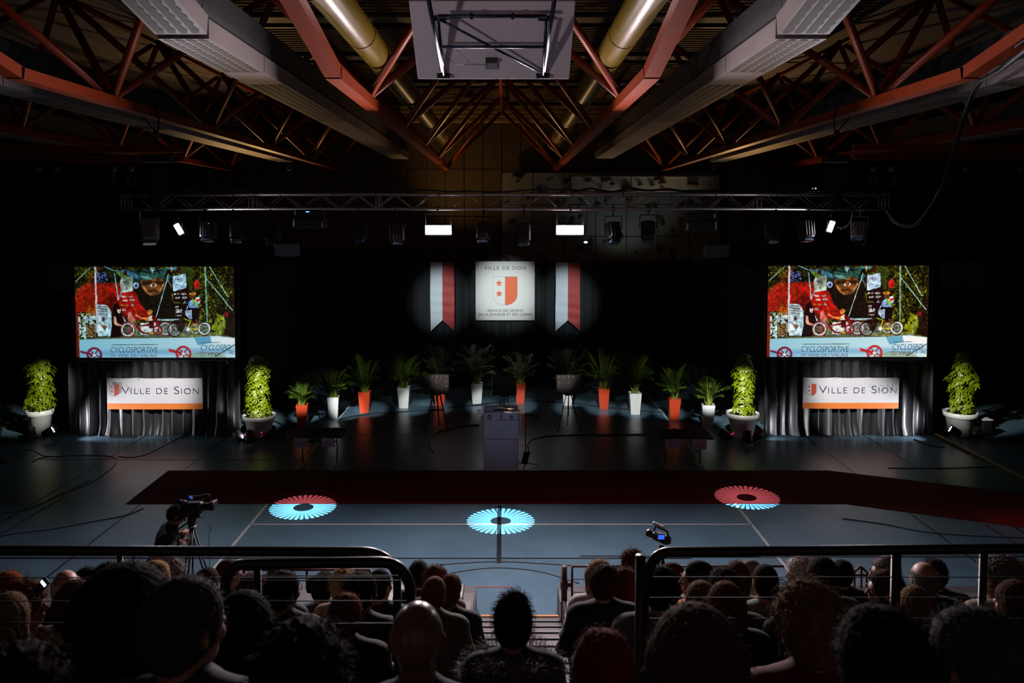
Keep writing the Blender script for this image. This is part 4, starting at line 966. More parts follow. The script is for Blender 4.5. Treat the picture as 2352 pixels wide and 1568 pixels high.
# ================================================================== carpets on the hall floor
m_carpet = mat('red_carpet', (.115, .004, .004), .95, spec=.15, var=.12, scale=60, bump=.3, bscale=300)
def slab(name, pts, z0, z1, m):
    mb = MB(); n = len(pts); vs = [(x, y, z0) for x, y in pts]+[(x, y, z1) for x, y in pts]
    mb._add(vs, [tuple(range(n-1, -1, -1)), tuple(range(n, 2*n))]+[(i, (i+1) % n, n+(i+1) % n, n+i) for i in range(n)]); return mb.build(name, m)
g = [ground(*p) for p in ((288, 1158), (1935, 1156), (1893, 1080), (385, 1082))]
yn, yf = ground(1100, 1157).y, ground(1100, 1081).y
o = slab('red_carpet', [(g[0].x, yn), (g[1].x, yn), (g[2].x, yf), (g[3].x, yf)], .0015, .009, m_carpet)
tag(o, 'long dark red carpet runner laid straight across the hall floor', 'carpet')
g2 = [ground(*p) for p in ((1935, 1156), (2352, 1212), (2352, 1134), (1893, 1080))]
def ext(a, b, k): return a+(b-a)*k
e1, e2 = ext(g2[0], g2[1], 1.8), ext(g2[3], g2[2], 1.8)
o = slab('red_carpet', [(g2[0].x+.01, g2[0].y), (e1.x, e1.y), (e2.x, e2.y), (g2[3].x+.01, g2[3].y)], .0015, .0095, m_carpet)
tag(o, 'angled dark red carpet runner leading off to the right edge', 'carpet')

# yellow edged cable ramp at the right
m_yel = mat('ramp_yellow', (.55, .33, .02), .6, var=.5, scale=9); m_rub = mat('ramp_rubber', (.010, .010, .010), .7)
a = ground(2148, 1000); b = ground(2372, 1112); d = (b-a); L_ = d.length; d.normalize(); rz = math.atan2(d.y, d.x)
t = thing('cable_ramp', 'black cable ramp with worn yellow lid running to the right edge', 'cable ramp', a, rz)
n = 7
for i in range(n):
    s0 = i*L_/n; w_ = L_/n-.015
    mb = MB(); mb.prism([(-.13, 0), (.13, 0), (.05, .045), (-.05, .045)], w_, rect_rot(0, 0, -PI/2), (s0, 0, .002)); mb.build('ramp_section', m_rub, t)
    MB().bbox((s0+w_/2, 0, .05), (w_, .07, .012), .004).build('yellow_lid', m_yel, t)

# cables over the floor
def floor_cable(pts, r, lab, m=m_cable):
    mb = MB(); mb.tube(smooth_path([ground(x, y, r*.9+.001) for x, y in pts], 8), r, 5); return tag(mb.build('floor_cable', m), lab, 'cable')
floor_cable([(0, 1180), (45, 1172), (90, 1158), (130, 1138), (175, 1122), (215, 1104), (250, 1080), (268, 1060), (255, 1048), (190, 1045), (120, 1048), (95, 1044), (75, 1034), (50, 1037), (20, 1055), (-30, 1062)], .008, 'dark cable winding over the floor below the left column plant')
floor_cable([(0, 1228), (40, 1205), (90, 1172), (130, 1150), (165, 1122), (205, 1103)], .008, 'dark cable crossing the other cable at the left edge of the floor')
floor_cable([(0, 1231), (60, 1222), (130, 1213), (210, 1198), (290, 1182), (330, 1166)], .008, 'dark cable reaching from the left edge to the carpet corner')
floor_cable([(120, 1047), (90, 1052), (72, 1062)], .009, 'short dark cable tail on the floor below the left column plant')
floor_cable([(1217, 1040), (1212, 1022), (1225, 1008), (1260, 1001), (1320, 998), (1400, 998), (1470, 997), (1540, 996), (1600, 1000)], .014, 'black microphone cable from the lectern to the right table')
floor_cable([(1030, 936), (1080, 931), (1180, 921), (1260, 922), (1330, 928), (1400, 936), (1500, 945), (1560, 948)], .02, 'dark cable behind the easels and centre palms')
floor_cable([(1020, 940), (990, 941), (900, 946), (840, 951), (780, 962)], .016, 'dark cable behind the left palm pots')
floor_cable([(995, 1038), (985, 1022), (990, 1005), (1010, 990), (1060, 978), (1100, 975)], .016, 'dark cable loop on the floor left of the lectern')
floor_cable([(655, 1010), (658, 995), (650, 978), (632, 968), (605, 968), (580, 985)], .022, 'thick black cable loop beside the left table')
floor_cable([(732, 980), (735, 960), (728, 945), (715, 935)], .02, 'thick black cable behind the left table')
floor_cable([(1577, 985), (1580, 965), (1592, 950), (1606, 938)], .02, 'thick black cable behind the right table')
floor_cable([(2100, 1008), (2130, 1020), (2170, 1028)], .014, 'dark cable on the floor at the right drape')
floor_cable([(1935, 1190), (2030, 1203), (2130, 1222), (2250, 1231), (2352, 1235), (2420, 1238)], .008, 'dark cable right of the angled carpet, nearest the tribune')
floor_cable([(2262, 1204), (2290, 1222), (2330, 1245), (2360, 1262)], .009, 'thin dark cable crossing at the right edge near the rail')
floor_cable([(2040, 1074), (2160, 1075), (2260, 1072), (2352, 1074)], .008, 'dark cable behind the angled carpet at the right')
floor_cable([(420, 1000), (330, 1045), (270, 1048)], .008, 'dark cable from the left drape to the floor loop')
# black mats in front of the drapes
for px, py, lab in ((285, 1003, 'left'), (1880, 1001, 'right')):
    c = ground(px, py); o = slab('floor_mat', [(c.x-.33, c.y-.12), (c.x+.33, c.y-.12), (c.x+.3, c.y+.2), (c.x-.3, c.y+.2)], .001, .012, m_rub); tag(o, f'small black mat on the floor before the {lab} screen drape', 'mat')

# ================================================================== plants
m_leaf = mat('schefflera_leaf', (.15, .215, .004), .38, spec=.5, var=.3, scale=3); m_stem = mat('plant_stem', (.08, .07, .02), .7)
m_palm = mat('palm_leaf', (.065, .12, .008), .5, var=.3, scale=3); m_pstem = mat('palm_stem', (.17, .21, .02), .5)
m_pot = mat('pot_white', (.70, .70, .70), .35, coat=.3); m_potr = mat('pot_red', (.55, .055, .018), .33, coat=.3); m_soil = mat('potting_soil', (.02, .013, .008), .9)
def leaflet(mb, base, d, up, L, W):
    """one folded leaf blade from base along d"""
    s = d.cross(up).normalized(); n = s.cross(d)
    c = [base+d*L*t-n*L*.30*t*t for t in (0, .35, .7, 1)]
    vs = [c[0], c[1]+s*W*.42+n*W*.12, c[1], c[1]-s*W*.42+n*W*.12, c[2]+s*W*.45-n*W*.0, c[2], c[2]-s*W*.45, c[3]]
    mb._add(vs, [(0, 2, 1), (0, 3, 2), (1, 2, 5, 4), (2, 3, 6, 5), (4, 5, 7), (5, 6, 7)], True)
whorl = []
for q in range(3):
    rr = random.Random(q); mb = MB(); n = 7+q % 2
    mb.tube([(0, 0, -.10), (0, 0, 0)], .003, 4)
    for k in range(n):
        a = 2*PI*k/n+rr.uniform(-.2, .2); d = Vector((math.cos(a), math.sin(a), .12+rr.uniform(-.2, .15))).normalized()
        leaflet(mb, Vector((0, 0, 0)), d, Vector((0, 0, 1)), .125*rr.uniform(.8, 1.15), .048)
    me = mb.mesh('leaf'); me.materials.append(m_leaf); whorl.append(me)
def big_pot(parent, r, h):
    mb = MB(); mb.lathe([(r*.60, 0), (r*.63, .01), (r*.88, h*.78), (r*.97, h*.80), (r, h*.86), (r*1.02, h), (r*.95, h), (r*.92, h*.9)], (0, 0, 0), 40); mb.build('pot', m_pot, parent)
    mb = MB(); mb.lathe([(r*.93, h*.9), (0, h*.93)], (0, 0, 0), 24); mb.build('soil', m_soil, parent)
PL = [(93, 1006, 59, 945, 57, 135, 825, 'far left of the left screen drape'), (596, 1008, 76, 957, 553, 634, 820, 'right of the left screen drape'), (1705, 1008, 75, 952, 1672, 1742, 813, 'left of the right screen drape'), (2204, 1006, 74, 950, 2166, 2250, 812, 'far right of the right screen drape')]
for i, (px, pyb, pw, pyr, xl, xr, ytop, lab) in enumerate(PL):
    g = ground(px, pyb-6); D = g.y; sc = D/F; r = pw*sc/2*.98; h = (pyb-pyr)*sc*1.02
    t = thing('column_plant', f'leafy green column plant in a round white pot, {lab}', 'potted plant', (g.x, g.y, 0))
    big_pot(t, r, h); rr = random.Random(40+i)
    Rx = (xr-xl)*sc/2-.08; zt = at(px, ytop, D).z; hh_ = zt-h
    xo = ((xl+xr)/2-px)*sc
    for k in range(3): mb = MB(); mb.tube(smooth_path([(0, 0, h*.9), (xo*.5+rr.uniform(-.08, .08), rr.uniform(-.08, .08), h+hh_*.5), (xo+rr.uniform(-.1, .1), rr.uniform(-.1, .1), zt-.15)], 4), [.018]*8+[.008], 6); mb.build('stem', m_stem, t)
    N_ = 200
    for k in range(N_):
        u = (k+rr.random())/N_; z = h+.0+hh_*u
        prof = (.93+.12*math.sin(u*9+i))*(1-.45*max(0, (u-.72)/.28)**2)
        if i in (1, 2, 3): prof *= .97-.15*u+.08*math.sin(u*14+i*2)
        a = k*2.399963+rr.uniform(-.3, .3); q = math.sqrt(rr.uniform(.35, 1.0))
        x = xo*min(1, u+.5)+Rx*prof*q*math.cos(a); y = Rx*.95*prof*q*math.sin(a)
        d = Vector((math.cos(a)+rr.uniform(-.5, .5), math.sin(a)+rr.uniform(-.5, .5), .6+.5*u+rr.uniform(-.4, .3))).normalized(); rot = d.to_track_quat('Z', 'Y').to_euler(); s = rr.uniform(.62, 1.08)
        o = link('leaf', whorl[k % 3], t, (x, y, z), rot); o.scale = (s, s, s)

fronds = []
for q in range(6):
    rr = random.Random(100+q); mb = MB(); L = (.95, 1.05, .85, .7, 1.0, .8)[q]; bend = (.75, .55, 1.05, 1.35, .42, .85)[q]
    pts = []; ang = .10; p = Vector((0, 0, 0)); n = 16
    for i in range(n+1):
        pts.append(p.copy()); t_ = i/n; ang = .12+bend*t_**1.8*1.15; p = p+Vector((math.sin(ang), 0, math.cos(ang)))*L/n
    mb.cur = 0; mb.tube(pts, [.013-.010*i/n for i in range(n+1)], 5)
    mb.cur = 1; m_ = 36
    for k in range(m_):
        t_ = .34+.66*k/(m_-1); f = t_*n; i = min(int(f), n-1); b = pts[i].lerp(pts[i+1], f-i); tg = (pts[i+1]-pts[i]).normalized()
        ll = .30*math.sin(PI*min(1, .18+.80*(t_-.34)/.66))**.7+.04
        for s in (-1, 1):
            sd = Vector((0, s, 0)); nrm = tg.cross(sd)*s
            d = (tg*.85+sd*.75+Vector((0, 0, -.05-rr.uniform(0, .2)))).normalized(); e = b+d*ll*.6+Vector((0, 0, -.01)); f2 = b+d*ll+Vector((0, 0, -ll*.25))
            wd = .0085; sdv = d.cross(Vector((0, 0, 1))).normalized()*wd
            mb._add([b+sdv*.4, b-sdv*.4, e-sdv, e+sdv, f2], [(0, 1, 2, 3), (3, 2, 4)], True)
    me = mb.mesh('frond'); me.materials.append(m_pstem); me.materials.append(m_palm); fronds.append(me)
PT = [(692.5, 929, 981, 27, 865, 'r', 'leftmost red planter behind the left table'), (764, 911, 962, 26.5, 845, 'w', 'leftmost white planter'), (836.5, 899, 948, 27, 820, 'r', 'red planter second from the left'), (927, 889, 937.5, 28, 810, 'w', 'white planter second from the left'), (1010, 884, 931, 27, 800, 'r', 'red planter behind the left display easel'), (1095.5, 880, 927.5, 27, 794, 'w', 'white planter just left of the lectern'), (1195, 880, 927.5, 24.5, 808, 'r', 'red planter just right of the lectern'), (1304, 884, 931.5, 25, 800, 'w', 'white planter behind the right display easel'), (1387, 891, 939.5, 26, 806, 'r', 'red planter second from the right'), (1459.5, 902, 952, 27.5, 812, 'w', 'white planter second from the right'), (1549.5, 914.5, 965, 27.5, 843, 'r', 'rightmost red planter'), (1628, 929, 982, 29.5, 845, 'w', 'rightmost white planter beside the column plant')]
for i, (px, pyr, pyb, pw, ytop, c, lab) in enumerate(PT):
    g = ground(px, pyb); D = g.y; sc = D/F; W_ = pw*sc; h = (pyb-pyr)*sc*1.0
    g.y += W_/2*.75
    t = thing('potted_palm', f'bushy green palm in the {lab}', 'potted palm', (g.x, g.y, 0), (.12 if i in (0, 1) else (-.12 if i == 11 else 0)))
    w2 = W_/2; vs = []; e = .012
    mb = MB()
    def sq(r_, z): return [Vector((sx*r_, sy*r_, z)) for sx, sy in ((-1, -1), (1, -1), (1, 1), (-1, 1))]
    lay = [sq(w2*.74, 0), sq(w2*.75, .012), sq(w2*.99, h-.02), sq(w2, h), sq(w2-.02, h), sq(w2-.025, h-.07)]
    vs = [v for l in lay for v in l]; fs = [(3, 2, 1, 0)]
    for k in range(5):
        for q in range(4): fs.append((k*4+q, k*4+(q+1) % 4, k*4+4+(q+1) % 4, k*4+4+q))
    mb._add(vs, fs); mb.build('planter', m_potr if c == 'r' else m_pot, t)
    MB().box((0, 0, h-.06), (W_-.05, W_-.05, .02)).build('soil', m_soil, t)
    rr = random.Random(60+i); zt = at(px, ytop, D).z; Hf = (zt-h)*1.04; nfr = 22
    for k in range(nfr):
        a = 2*PI*k/nfr*2.4+rr.uniform(-.4, .4); q = k % 6; inner = k < 6
        if inner: q = (4, 1, 0)[k % 3]
        s = Hf/1.0*(rr.uniform(.92, 1.12) if inner else rr.uniform(.72, 1.0))
        lean = rr.uniform(0, .10) if inner else rr.uniform(.06, .27)
        M_ = Matrix.Rotation(a, 4, 'Z') @ Matrix.Rotation(lean, 4, 'Y')
        o = link('frond', fronds[q], t, (math.cos(a)*.05, math.sin(a)*.05, h-.08), M_.to_euler()); o.scale = (s, s, s)

# ================================================================== display boards on easels
m_ebl = mat('display_black', (.007, .006, .006), .35); m_med = mat('bronze_medal', (.06, .026, .014), .42, metal=.5); m_gold = mat('gold_plate', (.2, .11, .04), .35, metal=.7); m_oak = mat('easel_wood', (.20, .085, .035), .55, var=.2, scale=9); m_metal = mat('easel_metal', (.05, .05, .055), .4, metal=.5)
def board(px0, px1, py0, py1, D, lab, kind):
    a_ = at(px0, py0, D); b_ = at(px1, py1, D); W_ = b_.x-a_.x; H_ = a_.z-b_.z; cx = (a_.x+b_.x)/2
    t = thing('display_board', f'black display board of round medals, {lab}', 'display board', (cx, D, b_.z)); Mb = rect_rot(-.12)
    MB().bbox(Mb @ Vector((0, 0, H_/2)), (W_, .03, H_), .006, Mb).build('board_panel', m_ebl, t)
    mb = MB(); mb.lathe([(.0, .012), (.022, .013), (.027, .006), (.031, .014), (.036, .012), (.038, 0)], (0, 0, 0), 18, rect_rot(PI/2)); me = mb.mesh('medal'); me.materials.append(m_med)
    for r in range(4):
        for c in range(5):
            if 0 < r < 3 and 0 < c < 4: continue
            p = Mb @ Vector(((c-2)*W_*.193, -.018, H_*(.86-.24*r))); link('medal', me, t, p, (-.12, 0, 0))
    mb = MB(); M2 = Mb @ Matrix.Diagonal((1, 1, .62, 1)); mb.torus(Mb @ Vector((0, -.02, H_*.51)), .135, .010, 28, 6, M2 @ rect_rot(PI/2)); mb.build('oval_rim', m_med, t)
    MB().bbox(Mb @ Vector((0, -.022, H_*.60)), (.03, .012, .055), .004, Mb).build('centre_plate', m_gold, t)
    for dx, dz in ((-.07, .0), (.07, .0), (0, -.07)): mb = MB(); mb.ball(Mb @ Vector((dx, -.02, H_*.51+dz)), .018, 8, (1, .4, 1.2)); mb.build('centre_medal', m_med, t)
    e = thing('display_easel', f'{kind} easel holding the {lab} display board', 'easel', (cx, D, 0)); m_ = m_oak if kind == 'wooden' else m_metal; r = .017 if kind == 'wooden' else .010
    top = b_.z+H_*.9; z0 = .0
    for sx in (-1, 1):
        mb = MB(); beam(mb, (sx*.06, .03, b_.z+.12), (sx*.30, -.22, .01), r*2, r*1.3) if kind == 'wooden' else bar_between(mb, (sx*.03, .06, b_.z+.1), (sx*.30, -.22, .01), r)
        mb.build('leg', m_, e)
    mb = MB(); beam(mb, (0, .06, b_.z+.1), (.02, .42, .01), r*2, r*1.3) if kind == 'wooden' else bar_between(mb, (0, .08, b_.z+.1), (.0, .42, .01), r); mb.build('leg', m_, e)
    mb = MB(); beam(mb, (0, .055, b_.z-.22), (0, .085, top), .05, .02) if kind == 'wooden' else bar_between(mb, (0, .06, .35), (0, .09, top), r*1.3); mb.build('mast', m_, e)
    MB().bbox((0, -.01, b_.z-.012), (.22, .08, .02), .004).build('ledge', m_, e)
    if kind != 'wooden':
        for sx in (-1, 1): mb = MB(); bar_between(mb, (0, .065, .55), (sx*.17, -.07, .62), .006); mb.build('strut', m_, e)
    MB().bbox((0, .085, top+.03), (.03, .03, .05), .004).build('mast_clip', m_gold if kind == 'dark' else m_, e)
board(975, 1031, 860, 905, 20.4, 'left of the lectern', 'wooden')
board(1129.5, 1187, 864, 907.5, 19.6, 'behind the lectern', 'dark')
board(1278, 1335, 861, 905.5, 20.4, 'right of the lectern', 'metal')

# ================================================================== lectern
m_lec = mat('lectern_white', (.60, .56, .62), .5, var=.05, scale=3); m_lect = mat('lectern_top', (.05, .05, .06), .4); m_paper = mat('paper', (.7, .72, .68), .6); m_skin0 = mat('beige_card', (.45, .3, .25), .6)
g = ground(1151, 1081.5); D = g.y; sc = D/F; W_ = 82*sc; Hl = (at(1151, 948, D).z)
t = thing('lectern', 'tall white speaker lectern with small emblems in the centre of the floor', 'lectern', (g.x, g.y+.2, 0))
zz = [0, Hl*.545, Hl*.875, Hl]
for k in range(3): MB().bbox((0, -.19, (zz[k]+zz[k+1])/2), (W_-.02, .03, zz[k+1]-zz[k]-.008), .005).build('front_panel', m_lec, t)
MB().box((0, -.185, Hl*.40), (W_-.015, .006, Hl*.78)).build('panel_joint', m_lect, t)
for s in (-1, 1): MB().bbox((s*(W_/2-.012), .02, Hl/2), (.024, .42, Hl), .006).build('side_panel', m_lec, t)
MB().bbox((0, .22, Hl*.5), (W_-.05, .02, Hl*.96), .005).build('rear_panel', m_lec, t)
MB().bbox((0, .05, Hl+.01), (W_-.02, .5, .02), .006, rect_rot(.12)).build('reading_desk', m_lec, t)
for s, x in ((-1, 1), (1, 1)):
    MB().bbox((s*(W_/2+.075), .07, Hl-.03), (.15, .36, .012), .004).build('wing_shelf', mat('clear_shelf', (.35, .42, .40), .2), t)
    MB().bbox((s*(W_/2+.03), -.1, Hl-.22), (.055, .02, .26), .004).build('side_card', m_skin0 if s < 0 else m_lec, t)
cxl = lambda px: (px-1151)*sc
# emblems
m_wine = mat('emblem_wine', (.22, .02, .05), .5); m_emw = mat('emblem_white', (.62, .58, .64), .5)
zE = at(0, 957, D).z
MB().prism(shield_poly(.085, .095), -.003, None, (cxl(1124.5), -.208, zE)).build('cross_shield', m_wine, t)
MB().box((cxl(1124.5), -.214, zE+.004), (.05, .003, .016)).build('cross_bar', m_emw, t); MB().box((cxl(1124.5), -.214, zE+.004), (.016, .003, .05)).build('cross_bar', m_emw, t)
MB().prism(shield_poly(.07, .095, 1), -.003, None, (cxl(1149.8), -.208, zE)).build('small_emblem', m_wine, t)
for dz in (.024, -.006): MB().prism(star_poly(.012), -.003, None, (cxl(1149), -.208-.0, zE+dz)).build('star', m_wine, t)
for k in range(3): MB().prism([(0, 0), (.016, -.01), (.016, .085), (0, .09)], -.003, None, (cxl(1174)+k*.021-.02, -.208, zE-.05)).build('small_emblem', m_wine, t)
for k in range(9): MB().box((cxl(1140)+k*.026, -.208, at(0, 964.5, D).z), (.017, .003, .009)).build('caption_mark', m_wine, t)
# things on the lectern
ztop = Hl+.03
tp = thing('paper_tray', 'pale paper tray and sheets on the lectern top', 'tray', (g.x-.26, g.y+.2, ztop))
MB().bbox((0, 0, .01), (.20, .26, .012), .003).build('sheet', m_paper, tp); MB().bbox((.0, .13, .03), (.2, .01, .05), .003).build('tray_edge', m_lec, tp)
tb = thing('black_folder', 'thin black folder lying open on the lectern', 'folder', (g.x-.02, g.y+.24, ztop)); MB().bbox((0, 0, .01), (.34, .24, .014), .003).build('cover', m_blk, tb); MB().bbox((0, 0, .019), (.31, .21, .004), .002).build('page', m_lect, tb)
m_lit = mat('lit_paper', (.8, .68, .5), .6)
tl_ = thing('reading_lamp', 'small chrome reading lamp with bent arm on the right of the lectern', 'lamp', (g.x+.30, g.y+.22, ztop))
mb = MB(); mb.lathe([(.05, 0), (.05, .015), (.012, .02)], (0, 0, 0), 14); mb.build('base', m_gal, tl_)
mb = MB(); mb.tube([(0, 0, .01), (.0, 0, .07), (-.06, -.02, .10), (-.26, -.04, .165)], .008, 6); mb.build('arm', m_gal, tl_)
mb = MB(); mb.tube([(-.26, -.04, .165), (-.31, -.045, .17), (-.31, -.045, .10)], .012, 6); mb.build('lamp_head', m_gal, tl_)
MB().bbox((-.10, -.05, .015), (.10, .14, .01), .003, rect_rot(0, 0, .4)).build('lit_note', m_lit, tl_)
spot('reading_lamp_light', Vector((g.x+.02, g.y+.16, ztop+.15)), Vector((g.x+.2, g.y+.14, ztop)), 1.6, 80, (1, .8, .55), .6, .02)
# microphone stand
gm = ground(1207, 1072); D2 = gm.y; t = thing('microphone_stand', 'black microphone stand with long boom just right of the lectern', 'microphone stand', gm)
P_ = lambda px, py: at(px, py, D2)-Vector(gm)
mb = MB(); mb.tube([(0, 0, .06), (0, 0, P_(1207, 953).z)], .011, 7); mb.build('pole', m_cable, t)
for a_ in (.3, 2.4, 4.5): mb = MB(); mb.tube([(0, 0, .09), (math.cos(a_)*.17, math.sin(a_)*.17, .05), (math.cos(a_)*.30, math.sin(a_)*.30, .012)], .010, 6); mb.build('leg', m_cable, t)
mb = MB(); mb.tube([P_(1242, 960), P_(1190, 942), P_(1160, 933)], .008, 6); mb.build('boom', m_cable, t)
mb = MB(); mb.ball(P_(1158, 931), .03, 10, (1.5, 1, 1)); mb.build('microphone', m_gal, t)
mb = MB(); mb.ball(P_(1207, 953), .028, 8); mb.build('clutch', m_cable, t)
mb = MB(); mb.tube(smooth_path([P_(1207, 1020), P_(1213, 1026), P_(1214, 1036), P_(1210, 1044)], 5), .006, 5); mb.build('hanging_cable', m_cable, t)
q = at(1207, 1051, D2-.12); tb = thing('wireless_receiver', 'black slab shaped box leaning against the microphone stand', 'box', q); Mx = rect_rot(.2, .22, 0)
MB().bbox((0, 0, 0), (.13, .06, .30), .012, Mx).build('box_body', m_blk, tb); MB().bbox(Mx @ Vector((0, -.034, .0)), (.10, .008, .24), .003, Mx).build('front_grille', m_cable, tb)

# ================================================================== tables
m_ttop = mat('table_grey', (.035, .033, .036), .45); m_tleg = mat('table_steel', (.10, .10, .10), .4, metal=.5); m_card = mat('sign_card', (.36, .25, .36), .5); m_mark = mat('card_mark', (.05, .03, .07), .6)
def table(pxl, pxr, pyf, lab, cards, flipleg, seed):
    h = .74; a_ = ground(pxl, pyf, h); b_ = ground(pxr, pyf, h); D = a_.y; dep = .78; cx = (a_.x+b_.x)/2; W_ = b_.x-a_.x
    t = thing('folding_table', f'dark narrow folding table {lab}', 'table', (cx, D+dep/2, 0))
    MB().bbox((0, 0, h-.013), (W_, dep, .026), .006).build('table_top', m_ttop, t)
    for s in (-1, 1):
        x = s*W_*.32
        mb = MB(); mb.tube([(x, 0, .04), (x, 0, h-.03)], .016, 8); mb.build('leg', m_tleg, t)
        mb = MB(); mb.tube([(x, -dep*.44, .02), (x, -dep*.40, .04), (x, dep*.40, .04), (x, dep*.44, .02)], .018, 8); mb.build('foot', m_tleg, t)
        mb = MB(); beam(mb, (x, -.28, h-.045), (x, .28, h-.045), .03, .03); mb.build('top_bracket', m_tleg, t)
    mb = MB(); beam(mb, (-W_*.32, 0, h-.20), (W_*.32, 0, h-.20), .045, .035); mb.build('crossbar', m_ttop if seed == 1 else m_card, t)
    rr = random.Random(seed)
    for k, (x0_, x1_, y0_, y1_) in enumerate(cards):
        p = at(x0_, y0_, D-.015); q = at(x1_, y1_, D-.015); c = thing('table_card', f'{"left" if k == 0 else "right"} lilac card hanging from the {lab.split()[-2]} table', 'sign', ((p.x+q.x)/2, D-.015, q.z))
        w_, hh_ = q.x-p.x, p.z-q.z
        MB().bbox((0, 0, hh_/2), (w_, .006, hh_), .002).build('card', m_card, c)
        xx = -.055
        for m_ in range(7): ww = rr.uniform(.010, .018); MB().box((xx, -.005, hh_*.42+rr.uniform(-.003, .003)), (ww, .002, .016)).build('word_mark', m_mark, c); xx += ww+.003
    for k in range(13 if seed == 1 else 15):
        col = k % 5; row = k//5; s0 = 1 if seed == 1 else -1
        x = s0*(W_*.46-.10-col*.17)-(0.02 if row == 1 else 0); y = -dep*.30+row*.25
        b = thing('award_box', f'flat dark award box, {("first", "second", "third", "fourth", "fifth")[col]} from the {"right" if seed == 1 else "left"} in the {("front", "middle", "rear")[row]} row of the {"left" if seed == 1 else "right"} table', 'box', (cx+x, D+dep/2+y, h+.001), rr.uniform(-.1, .1), f'award boxes on the {"left" if seed == 1 else "right"} table')
        MB().bbox((0, 0, .012), (.13, .15, .022), .004).build('box_base', m_blk, b); MB().bbox((0, .0, .028), (.10, .11, .008), .003).build('inlay', m_ttop, b)
table(661, 788, 1004.5, 'in front of the left table', ((675, 705.5, 1005, 1026.5), (738.5, 770, 1005, 1026.5)), 0, 1)
table(1513, 1641, 1007, 'in front of the right table', ((1528, 1560, 1008, 1031.5), (1591, 1623, 1008, 1031.5)), 0, 2)
for o in bpy.data.objects:
    if o.name.startswith('folding_table'): o['label'] = 'dark narrow folding table covered with flat boxes, '+('left' if o.location.x < 0 else 'right')+' of the lectern'
    if o.name.startswith('table_card'): o['label'] = o['label'].replace('from the left table edge', 'from the left table').replace('from the right table edge', 'from the right table')

# ================================================================== floor lamps (par cans)
e_par = emit('par_face', (.9, .92, 1), 7)
def parcan(px, py, D, rz, tilt, lab, lit=False, s=1.0, leds=()):
    p = at(px, py, D); t = thing('floor_par_lamp', lab, 'stage light', (p.x, p.y, 0), rz); z = p.z
    M = rect_rot(-PI/2+tilt)            # local +z (mouth) -> +y tilted up
    mb = MB(); mb.lathe([(.05*s, -.16*s), (.09*s, -.13*s), (.105*s, -.02*s), (.11*s, .10*s), (.115*s, .12*s), (.105*s, .12*s), (.10*s, .10*s)], (0, 0, z), 22, M); mb.build('lamp_can', m_fix, t)
    mb = MB(); mb.lathe([(.10*s, .098*s), (0, .10*s)], (0, 0, z), 20, M); mb.build('lamp_face', e_par if lit else m_glass, t)
    mb = MB(); mb.lathe([(.018*s, 0), (.0, .012)], (0, 0, 0), 8, M); me = mb.mesh('led_lens'); me.materials.append(e_par if lit else m_glass)
    for k in range(7):
        a_ = 2*PI*k/6; r_ = 0 if k == 6 else .06*s; link('led_lens', me, t, (M @ Vector((math.cos(a_)*r_, math.sin(a_)*r_, .105*s)))+Vector((0, 0, z)))
    for sx in (-1, 1):
        for sy in (-1, 1): mb = MB(); beam(mb, (sx*.12*s, 0, z), (sx*.14*s, sy*.15*s, .008), .022, .012); mb.build('leg', m_fix, t)
        mb = MB(); mb.tube([(sx*.12*s, 0, z-.02), (sx*.12*s, 0, z+.02)], .02, 8); mb.build('knob', m_fix, t)
    for dx, dz in leds: mb = MB(); mb.ball((dx, -.15*s, z+dz), .014, 8); mb.build('red_led', e_red, t)
parcan(112, 992, 19.4, -1.25, .5, 'lit floor lamp beside the far left column plant aimed at the drape', True)
parcan(68, 993, 19.5, .3, .6, 'unlit floor lamp in front of the far left column plant')
parcan(2192, 990, 19.4, 1.25, .5, 'lit floor lamp beside the far right column plant aimed at the drape', True)
parcan(2240, 992, 19.7, -.5, .5, 'unlit floor lamp right of the far right column plant')
parcan(573, 1003, 19.0, .2, .9, 'unlit floor lamp with one red light in front of the left-centre column plant', leds=((-.09, .10),))
parcan(618, 998, 19.1, -.9, .4, 'unlit floor lamp with two red lights right of the left-centre column plant', leds=((-.1, .06), (-.04, -.01)))
parcan(549, 1001, 19.5, .9, .5, 'unlit floor lamp left of the left-centre column plant')
parcan(1665, 998, 19.1, .9, .4, 'unlit floor lamp with two red lights left of the right-centre column plant', leds=((.04, .03), (.16, .03)))
parcan(1718, 1003, 19.0, -.1, .9, 'unlit floor lamp in front of the right-centre column plant')
parcan(1740, 999, 19.2, -.9, .4, 'unlit floor lamp with one red light right of the right-centre column plant', leds=((-.05, .04),))

# small stool-like box right of the far right lamp
p = ground(2237, 1008); t = thing('small_stand', 'small dark stand with a pale top right of the far right column plant', 'stand', (p.x+.42, p.y+.25, 0))
MB().bbox((0, 0, .22), (.22, .22, .42), .01).build('stand_body', m_fix, t); MB().bbox((0, 0, .44), (.26, .26, .02), .005).build('stand_top', m_lec, t)
